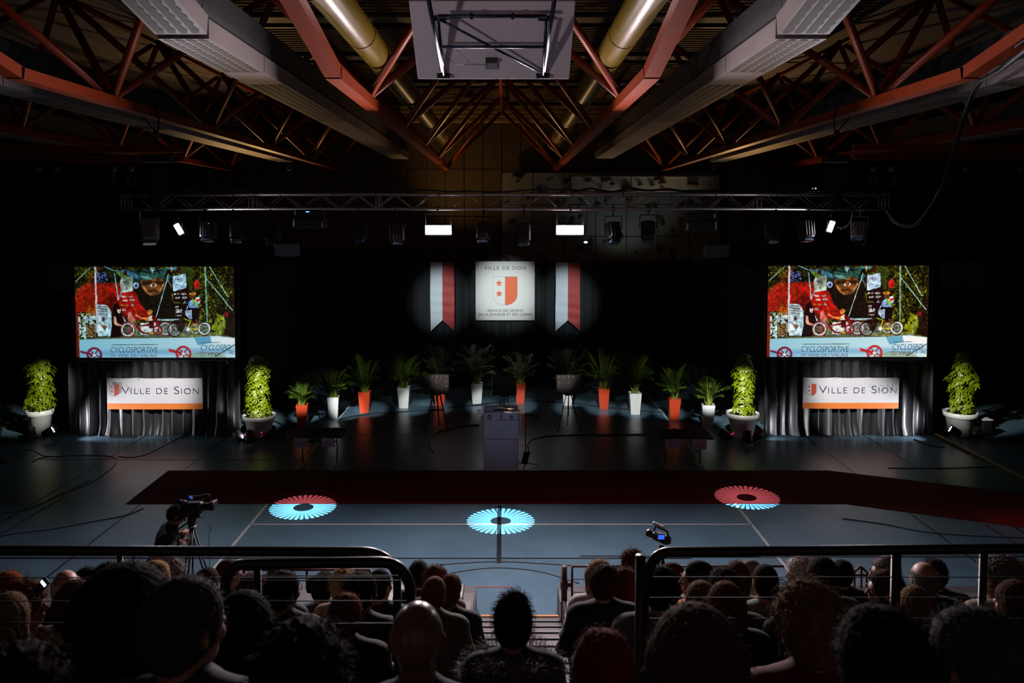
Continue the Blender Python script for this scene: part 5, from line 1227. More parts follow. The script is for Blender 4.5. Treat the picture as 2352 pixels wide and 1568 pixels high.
# ================================================================== grandstand
m_tread = mat('stand_tread', (.05, .046, .05), .6, var=.2, scale=6); m_bench = mat('bench_grey', (.07, .06, .06), .5, var=.1, scale=5); m_nose = mat('alu_nosing', (.07, .062, .066), .6, metal=0.0); m_woodo = mat('orange_wood', (.50, .20, .05), .5, var=.2, scale=12)
RP, RR_ = .85, .306
def rowz(k): return RR_*k
def rowY(k): return 11.0-RP*(k-.0)         # front edge of tread k
gs = thing('grandstand', 'stepped dark grandstand with plain benches carrying the audience', 'grandstand', (0, 11, 0))
for k in range(1, 13):
    y1 = rowY(k-1) if k > 1 else 11.0; y0 = y1-RP; z = rowz(k)
    for xa, xb in (((-11, -.42), (.72, 11)) if k < 9 else ((-11, 11),)):
        MB().box(((xa+xb)/2, (y0+y1)/2-11, z-RR_/2-.0), (xb-xa, RP, RR_)).build('tread', m_tread, gs)
        MB().box(((xa+xb)/2, y1-11+.006, z-.02), (xb-xa, .012, .04)).build('nosing', m_nose, gs)
        if k > 3 or (k == 3 and xb < 0):
            MB().bbox(((xa+xb)/2, y0+.20-11, z+.42), (xb-xa-.1, .34, .05), .015).build('bench', m_bench, gs)
            nn = int((xb-xa)/1.8)
            for q in range(nn+1): MB().box((xa+.1+q*(xb-xa-.2)/nn, y0+.20-11, z+.20), (.05, .26, .40)).build('bench_leg', m_tread, gs)
# aisle half steps
st = thing('aisle_stairs', 'stairs with pale metal nosings in the centre aisle of the grandstand', 'stairs', (.15, 11, 0))
for k in range(1, 17):
    z = RR_*k/2; y1 = 10.46-RP*(k-1)/2; MB().box((0, y1-RP/4-11, z/2), (1.12, RP/2, z)).build('step', m_tread, st)
    MB().bbox((0, y1-.02-11, z+.006), (1.10, .045, .018), .004).build('nosing', m_woodo if k == 1 else m_nose, st)
    if k in (1, 3, 5): mb = MB(); mb.lathe([(.03, 0), (.028, .006), (0, .008)], (.32, y1-.22-11, z), 12); mb.build('floor_cap', m_nose, st)
p = at(1290, 1440, 9.9); t = thing('orange_crate', 'small orange wooden box at the foot of the aisle rail', 'box', (.78, 10.15, .306)); MB().bbox((0, 0, .12), (.16, .3, .24), .01).build('box_body', m_woodo, t); MB().bbox((0, 0, .25), (.18, .32, .02), .005).build('box_lid', m_nose, t)

# front rail at the foot of the stand
m_rust = mat('rail_brown', (.12, .05, .035), .5); m_rail = mat('rail_black', (.006, .0065, .007), .36)
m_wire = mat('wire_dark', (.03, .03, .032), .65)
def rail_thing(lab): return thing('guard_rail', lab, 'railing', (0, 0, 0))
D = 10.0; t = thing('foot_rail', 'brown metal rail at the foot of the stand right of the aisle', 'railing', (at(1296, 1300, D).x, D, 0))
o_ = Vector(t.location); q = lambda px, py, D_=D: at(px, py, D_)-o_
zf = .306
mb = MB(); mb.tube([(0, 0, zf), q(1296, 1300)], .04, 10); mb.build('post', m_rust, t)
mb = MB(); mb.tube([q(1296, 1342)+Vector((0, 0, -.05)), q(1296, 1342)+Vector((0, 0, .06))], .05, 10); mb.build('post_collar', m_rust, t)
mb = MB(); mb.tube([q(1296, 1342), q(1313, 1342)], .03, 8); mb.build('bracket', m_rust, t)
for a_, b_ in (((1314, 1300), (1440, 1300)), ((1314, 1300), (1314, 1420)), ((1440, 1300), (1440, 1420)), ((1560, 1300), (1560, 1420)), ((1440, 1300), (1800, 1300))):
    mb = MB(); mb.tube([q(*a_), q(*b_)], .015, 8); mb.build('frame_tube', m_rust, t)
for py in (1330, 1360, 1390): mb = MB(); mb.tube([q(1314, py), q(1800, py)], .006, 6); mb.build('wire', m_rust, t)
D = 9.6; t = thing('foot_rail', 'brown metal rail at the foot of the stand left of the aisle', 'railing', (at(700, 1310, D).x, D, 0)); o_ = Vector(t.location)
for a_, b_ in (((560, 1308), (850, 1308)), ((560, 1308), (560, 1440)), ((850, 1308), (850, 1440)), ((705, 1308), (705, 1440))): mb = MB(); mb.tube([at(*a_, D)-o_, at(*b_, D)-o_], .016, 8); mb.build('frame_tube', m_rust, t)
for py in (1328, 1350): mb = MB(); mb.tube([at(560, py, D)-o_, at(850, py, D)-o_], .006, 6); mb.build('wire', m_rust, t)
D = 9.0; t = thing('foot_rail', 'small brown gabled rail end seen between heads on the right', 'railing', (at(1980, 1330, D).x, D, 0)); o_ = Vector(t.location)
for a_, b_ in (((1962, 1312), (1977, 1300)), ((1977, 1300), (1995, 1318)), ((1962, 1312), (1962, 1420)), ((1978, 1301), (1978, 1420)), ((1990, 1316), (1990, 1420)), ((1962, 1320), (1992, 1320))): mb = MB(); mb.tube([at(*a_, D)-o_, at(*b_, D)-o_], .014, 8); mb.build('frame_tube', m_rust, t)

def tribune_rail(lab, D, top, posts, wires, r=.0235, zfoot=2.45, wx=None):
    """top: list of pixel points of the handrail centre line"""
    o_ = Vector((at(top[0][0], 0, D).x, D, zfoot)); t = thing('guard_rail', lab, 'railing', o_)
    def arc(pts):
        out = []
        for p in pts: out.append(at(p[0], p[1], D)-o_)
        return out
    mb = MB(); mb.tube(arc(top), r, 14); mb.build('handrail', m_rail, t)
    for px, py, w_ in posts:
        a_ = at(px, py, D)-o_; mb = MB(); mb.tube([a_, (a_.x, 0, 0)], w_*D/F/2, 12); mb.build('post', m_rail, t)
    for py in wires:
        a_ = at(wx[0], py, D)-o_; b_ = at(wx[1], py, D)-o_; mb = MB(); mb.tube([a_, b_], .0026, 6); mb.build('wire', m_wire, t)
def corner(p0, c, p1, n=8):
    return [((1-t)**2*p0[0]+2*t*(1-t)*c[0]+t*t*p1[0], (1-t)**2*p0[1]+2*t*(1-t)*c[1]+t*t*p1[1]) for t in [i/n for i in range(n+1)]]
tribune_rail('thick black guard rail along the right side of the aisle', 3.75, corner((1486, 1345), (1486, 1268), (1540, 1267.5))+[(1800, 1265), (2360, 1259), (3200, 1250)], [(1486, 1340, 12), (2059, 1264, 22), (2260, 1261, 18), (2800, 1256, 22)], [1279, 1325, 1372, 1420], .0245, wx=(1486, 3200))
tribune_rail('single square-topped black post beside the aisle, left of the right guard rail', 3.6, [(1471, 1275), (1471, 1300)], [(1471, 1280, 23)], [], .0225, wx=(0, 0))
tribune_rail('black guard rail on the left, farther and longer one', 3.75, [(-900, 1262), (0, 1264), (600, 1266), (820, 1267)]+corner((830, 1267), (895, 1268), (912, 1320)), [(275, 1266, 13), (-500, 1262, 20), (912, 1318, 20)], [1280, 1326, 1380, 1430], .0245, wx=(-900, 905))
tribune_rail('black guard rail on the left, nearer short one with two rounded ends', 3.3, corner((518, 1380), (512, 1296), (560, 1296))+[(700, 1293), (850, 1291)]+corner((875, 1291), (938, 1292), (944, 1365)), [(591, 1296, 17), (944, 1360, 22), (518, 1378, 18)], [1322, 1333, 1380, 1432], .0235, zfoot=2.75, wx=(518, 944))
p = at(2220, 1480, 1.9)

# ================================================================== cameras
m_cam = mat('camera_black', (.012, .011, .014), .35); m_trip = mat('tripod_dark', (.02, .018, .022), .4, metal=.3)
D = 10.3; g = ground(452, 1350); o_ = Vector((at(445, 1190, D).x, D, 0)); t = thing('camera_tripod', 'tall black video tripod beside the cameraman', 'tripod', o_)
q = lambda px, py, D_=D: at(px, py, D_)-o_
hd_ = q(441, 1196)
mb = MB(); mb.lathe([(.05, -.06), (.06, 0), (.055, .05), (.04, .09)], hd_, 14); mb.build('fluid_head', m_trip, t)
mb = MB(); mb.lathe([(.055, -.01), (.055, .01)], hd_+Vector((0, 0, -.07)), 14); mb.build('bowl_ring', m_gal, t)
for dx, dy in ((.42, -.12), (-.22, .32), (-.08, -.42)):
    for o2 in (-.02, .02): mb = MB(); bar_between(mb, hd_+Vector((o2, 0, -.07)), (dx+o2*1.6, dy, .02), .012); mb.build('leg', m_trip, t)
mb = MB()
for dx, dy in ((.26, -.07), (-.14, .2), (-.05, -.26)): bar_between(mb, (0, 0, .55), (dx*1.0, dy*1.0, .62), .010)
mb.build('spreader', m_trip, t)
mb = MB(); bar_between(mb, hd_+Vector((-.03, -.03, 0)), q(395, 1226, D-.35), .011); mb.build('pan_handle', m_trip, t)
mb = MB(); mb.tube(smooth_path([q(445, 1190), q(470, 1190), q(485, 1215), q(480, 1240), (.25, -.1, .01)], 6), .004, 5); mb.build('camera_cable', m_cable, t)
c0 = at(445, 1166, D); t = thing('video_camera', 'large shoulder video camera on the tripod in front of the cameraman', 'camera', c0, -.10)
Mt = rect_rot(0, -.05, .0)
MB().bbox((0, 0, 0), (.24, .13, .16), .02, Mt).build('camera_body', m_cam, t)
mb = MB(); mb.lathe([(.045, 0), (.05, .04), (.055, .12), (.06, .16)], (.11, 0, .02), 16, rect_rot(0, PI/2-.08)); mb.build('lens', m_cam, t)
MB().bbox((.27, 0, .05), (.07, .14, .11), .01, rect_rot(0, -.1)).build('lens_hood', m_cam, t)
mb = MB(); mb.tube([(-.10, 0, .08), (-.09, 0, .14), (.10, 0, .16), (.14, 0, .10)], .014, 8); mb.build('handle', m_cam, t)
mb = MB(); mb.lathe([(.03, -.06), (.035, 0), (.028, .07)], (-.13, -.08, .10), 12, rect_rot(0, PI/2)); mb.build('viewfinder', m_cam, t)
MB().bbox((-.14, 0, -.03), (.09, .11, .17), .012).build('battery', m_cam, t)
MB().bbox((.16, -.03, .17), (.16, .04, .05), .01, rect_rot(0, -.25)).build('microphone', m_cam, t)
MB().bbox((.0, 0, -.10), (.2, .08, .03), .006).build('mount_plate', m_trip, t)
MB().box((-.02, -.03, .15), (.05, .012, .03), rect_rot(0, .5)).build('blue_tag', emit('tag_blue', (.05, .1, .6), .6), t)
D = 8.0; t = thing('camcorder', 'small camcorder with a lit blue screen above the right guard rail', 'camera', at(1520, 1235, D), .7)
MB().bbox((0, 0, 0), (.08, .20, .09), .015).build('camera_body', m_cam, t)
mb = MB(); mb.lathe([(.035, 0), (.04, .07), (.042, .09)], (0, .09, 0), 14, rect_rot(-PI/2)); mb.build('lens', m_cam, t)
mb = MB(); mb.tube([(0, -.08, .045), (0, -.07, .09), (0, .08, .10), (0, .1, .05)], .011, 8); mb.build('handle', m_cam, t)
fr_ = MB().bbox((-.10, -.07, .06), (.075, .012, .055), .004, rect_rot(0, 0, -.7)).build('flip_screen', m_cam, t); MB().box(Vector((-.10, -.07, .06))+Vector((-.005, -.008, 0)), (.062, .002, .044), rect_rot(0, 0, -.7)).build('lit_picture', emit('lcd_blue', (.03, .10, .9), 1.4), t)
MB().bbox((0, .04, .12), (.03, .15, .03), .008, rect_rot(.1)).build('microphone', m_gal, t)
t2 = thing('camcorder_tripod', 'slim dark tripod below the camcorder behind the right guard rail', 'tripod', at(1520, 1235, D)); t2.location.z = 0.92; zc_ = at(1520, 1262, D).z-.92
mb = MB(); mb.lathe([(.03, -.04), (.035, .0), (.02, .05)], (0, 0, zc_), 12); mb.build('tripod_head', m_trip, t2)
for a_ in (.4, 2.5, 4.6): mb = MB(); bar_between(mb, (0, 0, zc_-.04), (.32*math.cos(a_), .32*math.sin(a_), .01), .012); mb.build('leg', m_trip, t2)
# ================================================================== people, grown as one smooth surface each (signed distance field -> surface nets)
class Field:
    def __init__(s, xs, ys, zs): s.x, s.y, s.z = [np.asarray(a, np.float32) for a in (xs, ys, zs)]; s.f = np.full((len(xs), len(ys), len(zs)), 1.0, np.float32)
    def _sub(s, lo, hi, mg=.07):
        ix = [np.searchsorted(a, (l-mg, h+mg)) for a, l, h in zip((s.x, s.y, s.z), lo, hi)]
        sl_ = tuple(slice(max(0, i[0]-1), i[1]+1) for i in ix)
        X = s.x[sl_[0]][:, None, None]; Y = s.y[sl_[1]][None, :, None]; Z = s.z[sl_[2]][None, None, :]; return sl_, X, Y, Z
    def _mix(s, sl_, d, k, mode='u'):
        a = s.f[sl_]
        if mode == 'u':
            h = np.maximum(k-np.abs(a-d), 0)/k; s.f[sl_] = np.minimum(a, d)-h*h*k*.25
        else:
            d = -d; h = np.maximum(k-np.abs(a-d), 0)/k; s.f[sl_] = np.maximum(a, d)+h*h*k*.25
    def cap(s, a, b, ra, rb, k=.03, mode='u', grow=0.0):
        a = np.array(a, np.float32); b = np.array(b, np.float32); r = max(ra, rb)+grow
        sl_, X, Y, Z = s._sub(np.minimum(a, b)-r, np.maximum(a, b)+r)
        d = b-a; L2 = float(d @ d)+1e-9; t = np.clip(((X-a[0])*d[0]+(Y-a[1])*d[1]+(Z-a[2])*d[2])/L2, 0, 1)
        dist = np.sqrt((X-a[0]-t*d[0])**2+(Y-a[1]-t*d[1])**2+(Z-a[2]-t*d[2])**2)-(ra+(rb-ra)*t)-grow; s._mix(sl_, dist, k, mode)
    def ell(s, c, r, k=.03, mode='u', M=None, grow=0.0):
        c = np.array(c, np.float32); r = np.array(r, np.float32)+grow; rm = float(r.max())
        sl_, X, Y, Z = s._sub(c-rm, c+rm); x, y, z = X-c[0], Y-c[1], Z-c[2]
        if M is not None:
            m = np.array(M, np.float32); x, y, z = (m[0][0]*x+m[1][0]*y+m[2][0]*z, m[0][1]*x+m[1][1]*y+m[2][1]*z, m[0][2]*x+m[1][2]*y+m[2][2]*z)
        k0 = np.sqrt((x/r[0])**2+(y/r[1])**2+(z/r[2])**2)+1e-6; k1 = np.sqrt((x/r[0]**2)**2+(y/r[1]**2)**2+(z/r[2]**2)**2)+1e-6
        s._mix(sl_, k0*(k0-1)/k1, k, mode)
    def nets(s, name):
        F_ = s.f; ins = F_ < 0; nx, ny, nz = F_.shape
        cnt = np.zeros((nx-1, ny-1, nz-1), np.float32); acc = np.zeros((3, nx-1, ny-1, nz-1), np.float32)
        for ax in range(3):
            o1, o2 = [a for a in range(3) if a != ax]
            A = [slice(None)]*3; B = [slice(None)]*3; A[ax] = slice(0, -1); B[ax] = slice(1, None)
            fa, fb = F_[tuple(A)], F_[tuple(B)]; cr = ins[tuple(A)] != ins[tuple(B)]
            t = np.where(cr, fa/np.where(cr, fa-fb, 1), 0)
            for i in (0, 1):
                for j in (0, 1):
                    Sx = [slice(None)]*3; Sx[o1] = slice(i, i+[nx, ny, nz][o1]-1); Sx[o2] = slice(j, j+[nx, ny, nz][o2]-1)
                    c = cr[tuple(Sx)]; cnt += c; acc[ax] += t[tuple(Sx)]*c
                    if i: acc[o1] += c
                    if j: acc[o2] += c
        act = cnt > 0; idx = np.full(act.shape, -1, np.int32); n = int(act.sum()); idx[act] = np.arange(n, dtype=np.int32)
        I = np.argwhere(act).astype(np.float32); P = (acc[:, act]/cnt[act]).T+I
        V = np.stack([np.interp(P[:, 0], np.arange(nx), s.x), np.interp(P[:, 1], np.arange(ny), s.y), np.interp(P[:, 2], np.arange(nz), s.z)], 1).astype(np.float32)
        Q = []
        for ax in range(3):
            o1, o2 = ((1, 2), (2, 0), (0, 1))[ax]
            A = [slice(1, -1)]*3; B = [slice(1, -1)]*3; A[ax] = slice(0, -1); B[ax] = slice(1, None)
            ia, ib = ins[tuple(A)], ins[tuple(B)]
            for flip, m in ((False, ia & ~ib), (True, ~ia & ib)):
                E = np.argwhere(m)
                if not len(E): continue
                E = E.copy(); E[:, [a for a in range(3) if a != ax]] += 1
                def cell(d1, d2):
                    c = E.copy(); c[:, o1] -= d1; c[:, o2] -= d2; return idx[c[:, 0], c[:, 1], c[:, 2]]
                q = np.stack([cell(1, 1), cell(0, 1), cell(0, 0), cell(1, 0)], 1); Q.append(q[:, ::-1] if flip else q)
        Q = np.concatenate(Q); Q = Q[(Q >= 0).all(1)]
        me = bpy.data.meshes.new(name); me.vertices.add(len(V)); me.vertices.foreach_set('co', V.ravel()); me.loops.add(Q.size); me.loops.foreach_set('vertex_index', Q.astype(np.int32).ravel())
        me.polygons.add(len(Q)); me.polygons.foreach_set('loop_start', np.arange(0, Q.size, 4, dtype=np.int32)); me.polygons.foreach_set('use_smooth', np.ones(len(Q), bool)); me.update(calc_edges=True); return me
def axis(lo, hi, fine=None, a=.016, b=.0075):
    out = [lo]
    while out[-1] < hi: out.append(out[-1]+(b if fine and fine[0] <= out[-1] < fine[1] else a))
    return np.array(out, np.float32)

def rig(pose):
    """joint positions of a figure facing +Y; seated or standing"""
    J = {}; ln = pose.get('lean', 0.0); st_ = pose.get('stand', False); sd = pose.get('side', 0.0)
    hz = .93 if st_ else .54
    def T(x, y, z):                      # torso point: lean forward about the hips
        c, s = math.cos(ln), math.sin(ln); dz = z-.54; return np.array([x+sd*dz, y*c+dz*s, hz+dz*c-y*s])
    J['T'] = T; J['hip'] = [T(-.09, 0, .54), T(.09, 0, .54)]
    J['sh'] = [T(-.175, -.01, .965), T(.175, -.01, .965)]
    nb = T(0, .0, 1.03); J['neck'] = nb; hp = pose.get('nod', 0.0); hc = nb+np.array([sd*.1, .02+.06*math.sin(ln+hp), .155]); J['head'] = hc
    if 'arms' in pose: J['el'], J['wr'] = pose['arms']
    else:
        J['el'] = [T(-.255, .06, .70), T(.255, .06, .70)]; J['wr'] = [np.array([-.11, .31, .655]), np.array([.11, .31, .655])]
    if st_: J['kn'] = [np.array([-.10, .03, .50]), np.array([.11, .05, .50])]; J['an'] = [np.array([-.11, -.02, .09]), np.array([.13, .02, .09])]
    else: J['kn'] = [np.array([-.14, .47, .50]), np.array([.14, .47, .50])]; J['an'] = [np.array([-.13, .45, .09]), np.array([.13, .45, .09])]
    Mh = np.array(Matrix.Rotation(pose.get('yaw', 0.0), 3, 'Z') @ Matrix.Rotation(-hp-ln*.4, 3, 'X') @ Matrix.Rotation(pose.get('tilt', 0.0), 3, 'Y')); J['M'] = Mh
    return J
def torso(f, J, g=0.0, w_=1.0):
    T = J['T']
    f.ell(T(0, 0, .56), (.175*w_, .135, .12), .05, grow=g); f.ell(T(0, .01, .70), (.150*w_, .112, .17), .05, grow=g)
    f.ell(T(0, 0, .87), (.165*w_, .112, .17), .05, grow=g); f.cap(T(-.145, -.005, .965), T(.145, -.005, .965), .066, .066, .05, grow=g)
    f.cap(T(-.05, -.02, 1.0), T(.05, -.02, 1.0), .06, .06, .05, grow=g)
def arms(f, J, g=0.0, upto=1.0, k=.03):
    for i in (0, 1):
        s, e, w_ = J['sh'][i], J['el'][i], J['wr'][i]
        f.ell(s, (.063, .063, .068), .04, grow=g); f.cap(s, e, .055, .042, k, grow=g); f.cap(e, e+(w_-e)*upto, .043, .030 if upto > .9 else .036, k, grow=g)
def legs(f, J, g=0.0):
    for i in (0, 1):
        h, kn, a_ = J['hip'][i], J['kn'][i], J['an'][i]
        f.cap(h, kn, .088, .060, .04, grow=g); f.cap(kn, a_, .058, .038, .03, grow=g)
def hands(f, J, pose):
    for i in (0, 1):
        e, w_ = J['el'][i], J['wr'][i]; d = (w_-e)/np.linalg.norm(w_-e); sx = -1 if i == 0 else 1
        up = np.array([0, 0, 1.0]); side = np.cross(d, up); side /= np.linalg.norm(side)+1e-6; nrm = np.cross(side, d)
        curl = pose.get('curl', .35); p0 = w_+d*.045
        f.cap(w_, w_+d*.02, .028, .026, .02); f.cap(p0-side*.020, p0+side*.020, .016, .016, .015); f.cap(w_+d*.02, p0+d*.03, .026, .024, .015)
        for q, (o_, L) in enumerate(((-.030, .066), (-.010, .078), (.011, .074), (.031, .058))):
            b = p0+d*.035+side*o_; m = b+(d*math.cos(curl)-nrm*math.sin(curl))*L*.5; t = m+(d*math.cos(curl*2.4)-nrm*math.sin(curl*2.4))*L*.5
            f.cap(b, m, .0098, .009, .006); f.cap(m, t, .009, .0078, .005)
        b = w_+d*.02-side*sx*.024; m = b+d*.03-side*sx*.022; t = m+d*.03-nrm*.01
        f.cap(b, m, .013, .011, .008); f.cap(m, t, .011, .009, .006)
def head(f, J):
    c, M = J['head'], J['M']; P = lambda x, y, z: c+M @ np.array([x, y, z]); E = lambda p, r, k=.02, mode='u': f.ell(P(*p), r, k, mode, M)
    f.cap(J['neck']-np.array([0, .0, .04]), c+M @ np.array([0, -.018, -.06]), .062, .054, .03)
    E((0, -.012, .025), (.077, .096, .092)); E((0, .030, -.030), (.061, .062, .078), .025); E((0, .052, -.085), (.036, .034, .030), .025)
    E((0, .070, .022), (.052, .026, .020), .02)
    for s in (-1, 1):
        E((s*.030, .094, .002), (.017, .014, .011), .010, 's'); E((s*.030, .079, .001), (.0130, .0130, .0115), .004); E((s*.030, .086, .012), (.016, .008, .004), .006)
        E((s*.042, .066, -.028), (.022, .02, .02), .02); E((s*.079, -.006, -.004), (.010, .020, .032), .008); E((s*.088, .002, -.002), (.005, .010, .018), .004, 's')
    f.cap(P(0, .088, .008), P(0, .112, -.026), .009, .012, .012); E((-.011, .100, -.031), (.008, .009, .007), .006); E((.011, .100, -.031), (.008, .009, .007), .006)
    E((0, .090, -.053), (.022, .010, .006), .006); E((0, .089, -.064), (.019, .010, .007), .006); E((0, .101, -.0585), (.021, .006, .0015), .003, 's')
m_skin = mat('skin', (.42, .20, .13), .5, var=.08, scale=12); m_skin2 = mat('skin_tan', (.34, .15, .09), .5, var=.08, scale=12)
BODY = {}
def body_meshes(key, pose):
    if key in BODY: return BODY[key]
    J = rig(pose); hc = J['head']; W_ = .40 if 'arms' not in pose else .60
    pts = np.array([hc]+J['sh']+J['el']+J['wr']+J['hip']+J['kn']+J['an']); lo = pts.min(0)-.2; hi = pts.max(0)+.2; lo[2] = -.01
    vx = pose.get('vox', .016); fx = axis(lo[0], hi[0], (hc[0]-.115, hc[0]+.115), vx, .0075); fy = axis(lo[1], hi[1], (hc[1]-.13, hc[1]+.14), vx, .0075); fz = axis(lo[2], hi[2], (hc[2]-.13, hc[2]+.15), vx, .0075)
    if pose.get('fine_hands'):
        wz = min(J['wr'][0][2], J['wr'][1][2])-.12; fz = axis(lo[2], hi[2], (wz, hi[2]), vx, .0075); wy = J['wr'][0][1]
        fy = axis(lo[1], hi[1], (min(hc[1]-.13, wy-.1), hi[1]), vx, .0075); fx = axis(lo[0], hi[0], (min(J['wr'][0][0], hc[0])-.13, hi[0]), vx, .0075)
    f = Field(fx, fy, fz); torso(f, J); arms(f, J); legs(f, J); hands(f, J, pose)
    for i in (0, 1):
        a_ = J['an'][i]; f.cap(a_, a_-np.array([0, .01, .045]), .036, .034, .02); f.cap(a_+np.array([0, -.02, -.055]), a_+np.array([(i-.5)*.04, .15, -.065]), .032, .026, .02)
    head(f, J); B = f.nets('body')
    cx = axis(lo[0]-.03, hi[0]+.03, None, .017); cy = axis(lo[1]-.03, hi[1]+.03, None, .017); cz = axis(lo[2], J['neck'][2]+.12, None, .017)
    f = Field(cx, cy, cz); torso(f, J, .016); arms(f, J, .014, .93); T = J['T']
    f.cap(J['neck']-np.array([0, 0, .03]), J['neck']+np.array([0, .01, .022]), .072, .066, .02)
    X, Y, Z = np.meshgrid(f.x, f.y, f.z, indexing='ij', sparse=True)
    f.f += .004*np.sin(X*31+Z*22)*np.sin(Z*27+Y*19)+.0025*np.sin(Z*61+X*23+Y*17)
    f.ell(T(0, .01, .44), (.30, .30, .06), .01, 's')
    TOP = f.nets('top')
    f = Field(cx, cy, axis(0, J['hip'][0][2]+.14, None, .02)); f.ell(T(0, 0, .55), (.178, .14, .11), .05, grow=.012); legs(f, J, .014)
    X, Y, Z = np.meshgrid(f.x, f.y, f.z, indexing='ij', sparse=True); f.f += .003*np.sin(Y*40+Z*35+X*13)
    f.f = np.maximum(f.f, .075-Z+0*X); TR = f.nets('trousers')
    f = Field(axis(lo[0], hi[0], None, .012), axis(J['an'][0][1]-.14, J['an'][0][1]+.30, None, .012), axis(-.02, .2, None, .012))
    for i in (0, 1):
        a_ = J['an'][i]; f.cap(a_+np.array([0, -.01, 0]), a_-np.array([0, .01, .04]), .046, .042, .02); f.cap(a_+np.array([0, -.03, -.05]), a_+np.array([(i-.5)*.05, .17, -.058]), .042, .036, .02)
    Z = f.z[None, None, :]; f.f = np.maximum(f.f, .002-Z+0*f.f); SH = f.nets('shoes')
    BODY[key] = (B, TOP, TR, SH, J); return BODY[key]
HAIR = {}
def hair_mesh(style):
    if style in HAIR: return HAIR[style]
    lo, hi = {'long': (-.34, .17), 'bob': (-.20, .17), 'pony': (-.30, .17), 'bun': (-.12, .24), 'messybun': (-.13, .26)}.get(style, (-.13, .18))
    w_ = .17 if style in ('bob', 'long', 'curly', 'fluffy') else .13
    f = Field(axis(-w_, w_, None, .006), axis(-.24 if style in ('pony',) else -.18, .15, None, .006), axis(lo, hi, None, .006)); g = {'crop': .007, 'ring': .009, 'short': .014, 'side': .017, 'curly': .028, 'fluffy': .03, 'bob': .026, 'long': .022, 'bun': .012, 'pony': .012, 'messybun': .016}[style]
    f.ell((0, -.012, .027), (.077, .096, .092), .02, grow=g); f.ell((0, -.045, -.015), (.070, .056, .075), .03, grow=g*.9)
    if style == 'bob':
        for s in (-1, 1): f.cap((s*.072, -.01, .02), (s*.080, .0, -.115), .045, .030, .03)
        f.cap((0, -.06, .0), (0, -.065, -.12), .075, .060, .04)
    if style == 'long':
        for s in (-1, 1): f.cap((s*.070, -.01, .02), (s*.085, -.03, -.20), .040, .034, .03)
        f.cap((0, -.055, .0), (0, -.085, -.25), .08, .06, .04)
    if style == 'bun': f.ell((0, -.085, .085), (.042, .040, .036), .01)
    if style == 'messybun': f.ell((.01, -.05, .135), (.048, .045, .036), .015); f.ell((-.03, -.06, .12), (.03, .03, .03), .015); f.ell((.045, -.03, .12), (.028, .03, .025), .012)
    if style == 'pony': f.ell((0, -.118, .045), (.028, .028, .028), .01); f.cap((0, -.135, .03), (0, -.165, -.10), .030, .030, .02); f.cap((0, -.165, -.10), (0, -.15, -.24), .030, .010, .02)
    # open the face and the neck
    f.ell((0, .085, -.035), (.064, .075, .098), .012, 's'); f.ell((0, .06, -.12), (.10, .09, .06), .01, 's')
    if style in ('crop', 'short', 'side', 'ring', 'bun', 'pony', 'messybun', 'curly', 'fluffy'):
        f.ell((0, .0, -.135), (.14, .14, .060), .015, 's')
        for s in (-1, 1): f.ell((s*.088, .004, -.022), (.022, .026, .045), .008, 's')
    if style == 'ring': f.ell((0, .0, .115), (.105, .125, .085), .01, 's'); f.ell((0, .08, .05), (.09, .08, .08), .01, 's')
    X, Y, Z = np.meshgrid(f.x, f.y, f.z, indexing='ij', sparse=True); a = np.arctan2(X, -(Y+.01))
    amp = {'crop': .0010, 'ring': .002, 'curly': .007, 'fluffy': .006}.get(style, .0032)
    if style in ('curly', 'fluffy'): f.f += amp*(np.sin(X*95+Z*40)*np.sin(Y*88+X*30)*np.sin(Z*92)+.5*np.sin(X*170+Y*140)*np.sin(Z*180))
    else: f.f += amp*.6*(np.sin(a*17+Z*30+2.5*np.sin(Z*31+X*20)+1.5*np.sin(X*47))*.6+np.sin(a*41+Z*25+3*np.sin(Z*23+Y*19))*.5)
    if style in ('short', 'side'): f.f += .003*np.sin(X*60+1)*np.sin(Y*50)
    me0 = f.nets('hair')
    # loose strands standing off the surface
    nst = {'crop': 0, 'ring': 120, 'short': 900, 'side': 900, 'curly': 1500, 'fluffy': 1700, 'bob': 900, 'long': 900, 'bun': 800, 'pony': 700, 'messybun': 1500}[style]
    nv = len(me0.vertices); co = np.empty(nv*3, np.float32); me0.vertices.foreach_get('co', co); co = co.reshape(-1, 3); no = np.empty(nv*3, np.float32); me0.vertices.foreach_get('normal', no); no = no.reshape(-1, 3)
    rr = random.Random(len(style)*7+3); V = []; Fc = []
    for k in range(nst):
        i = rr.randrange(nv); p = Vector(co[i]); n = Vector(no[i])
        if n.z < -.2 or (p-Vector((0, .0, .02))).dot(n) < .02: continue
        L = rr.uniform(.02, .05)*(1.3 if style in ('messybun', 'curly', 'fluffy') else .8)
        flow = Vector((rr.uniform(-1, 1), rr.uniform(-1.2, .4), rr.uniform(-1.2, .2))).normalized(); flow = (flow-n*flow.dot(n))
        e = p+n*L*rr.uniform(.15, .55)+flow*L; m_ = p+n*L*.35+flow*L*.4; sd = n.cross(flow)
        if sd.length < 1e-3: continue
        sd = sd.normalized()*.0011; b = len(V); V += [p-n*.004-sd, p-n*.004+sd, m_+sd, m_-sd, e]; Fc += [(b, b+1, b+2, b+3), (b+3, b+2, b+4)]
    q = np.empty(len(me0.loops), np.int32); me0.loops.foreach_get('vertex_index', q)
    me = bpy.data.meshes.new('hair'); me.from_pydata([tuple(x) for x in co]+[tuple(v) for v in V], [], [tuple(r) for r in q.reshape(-1, 4).tolist()]+[tuple(x+nv for x in f_) for f_ in Fc])
    me.polygons.foreach_set('use_smooth', np.ones(len(me.polygons), bool)); me.update(); bpy.data.meshes.remove(me0); HAIR[style] = me; return me
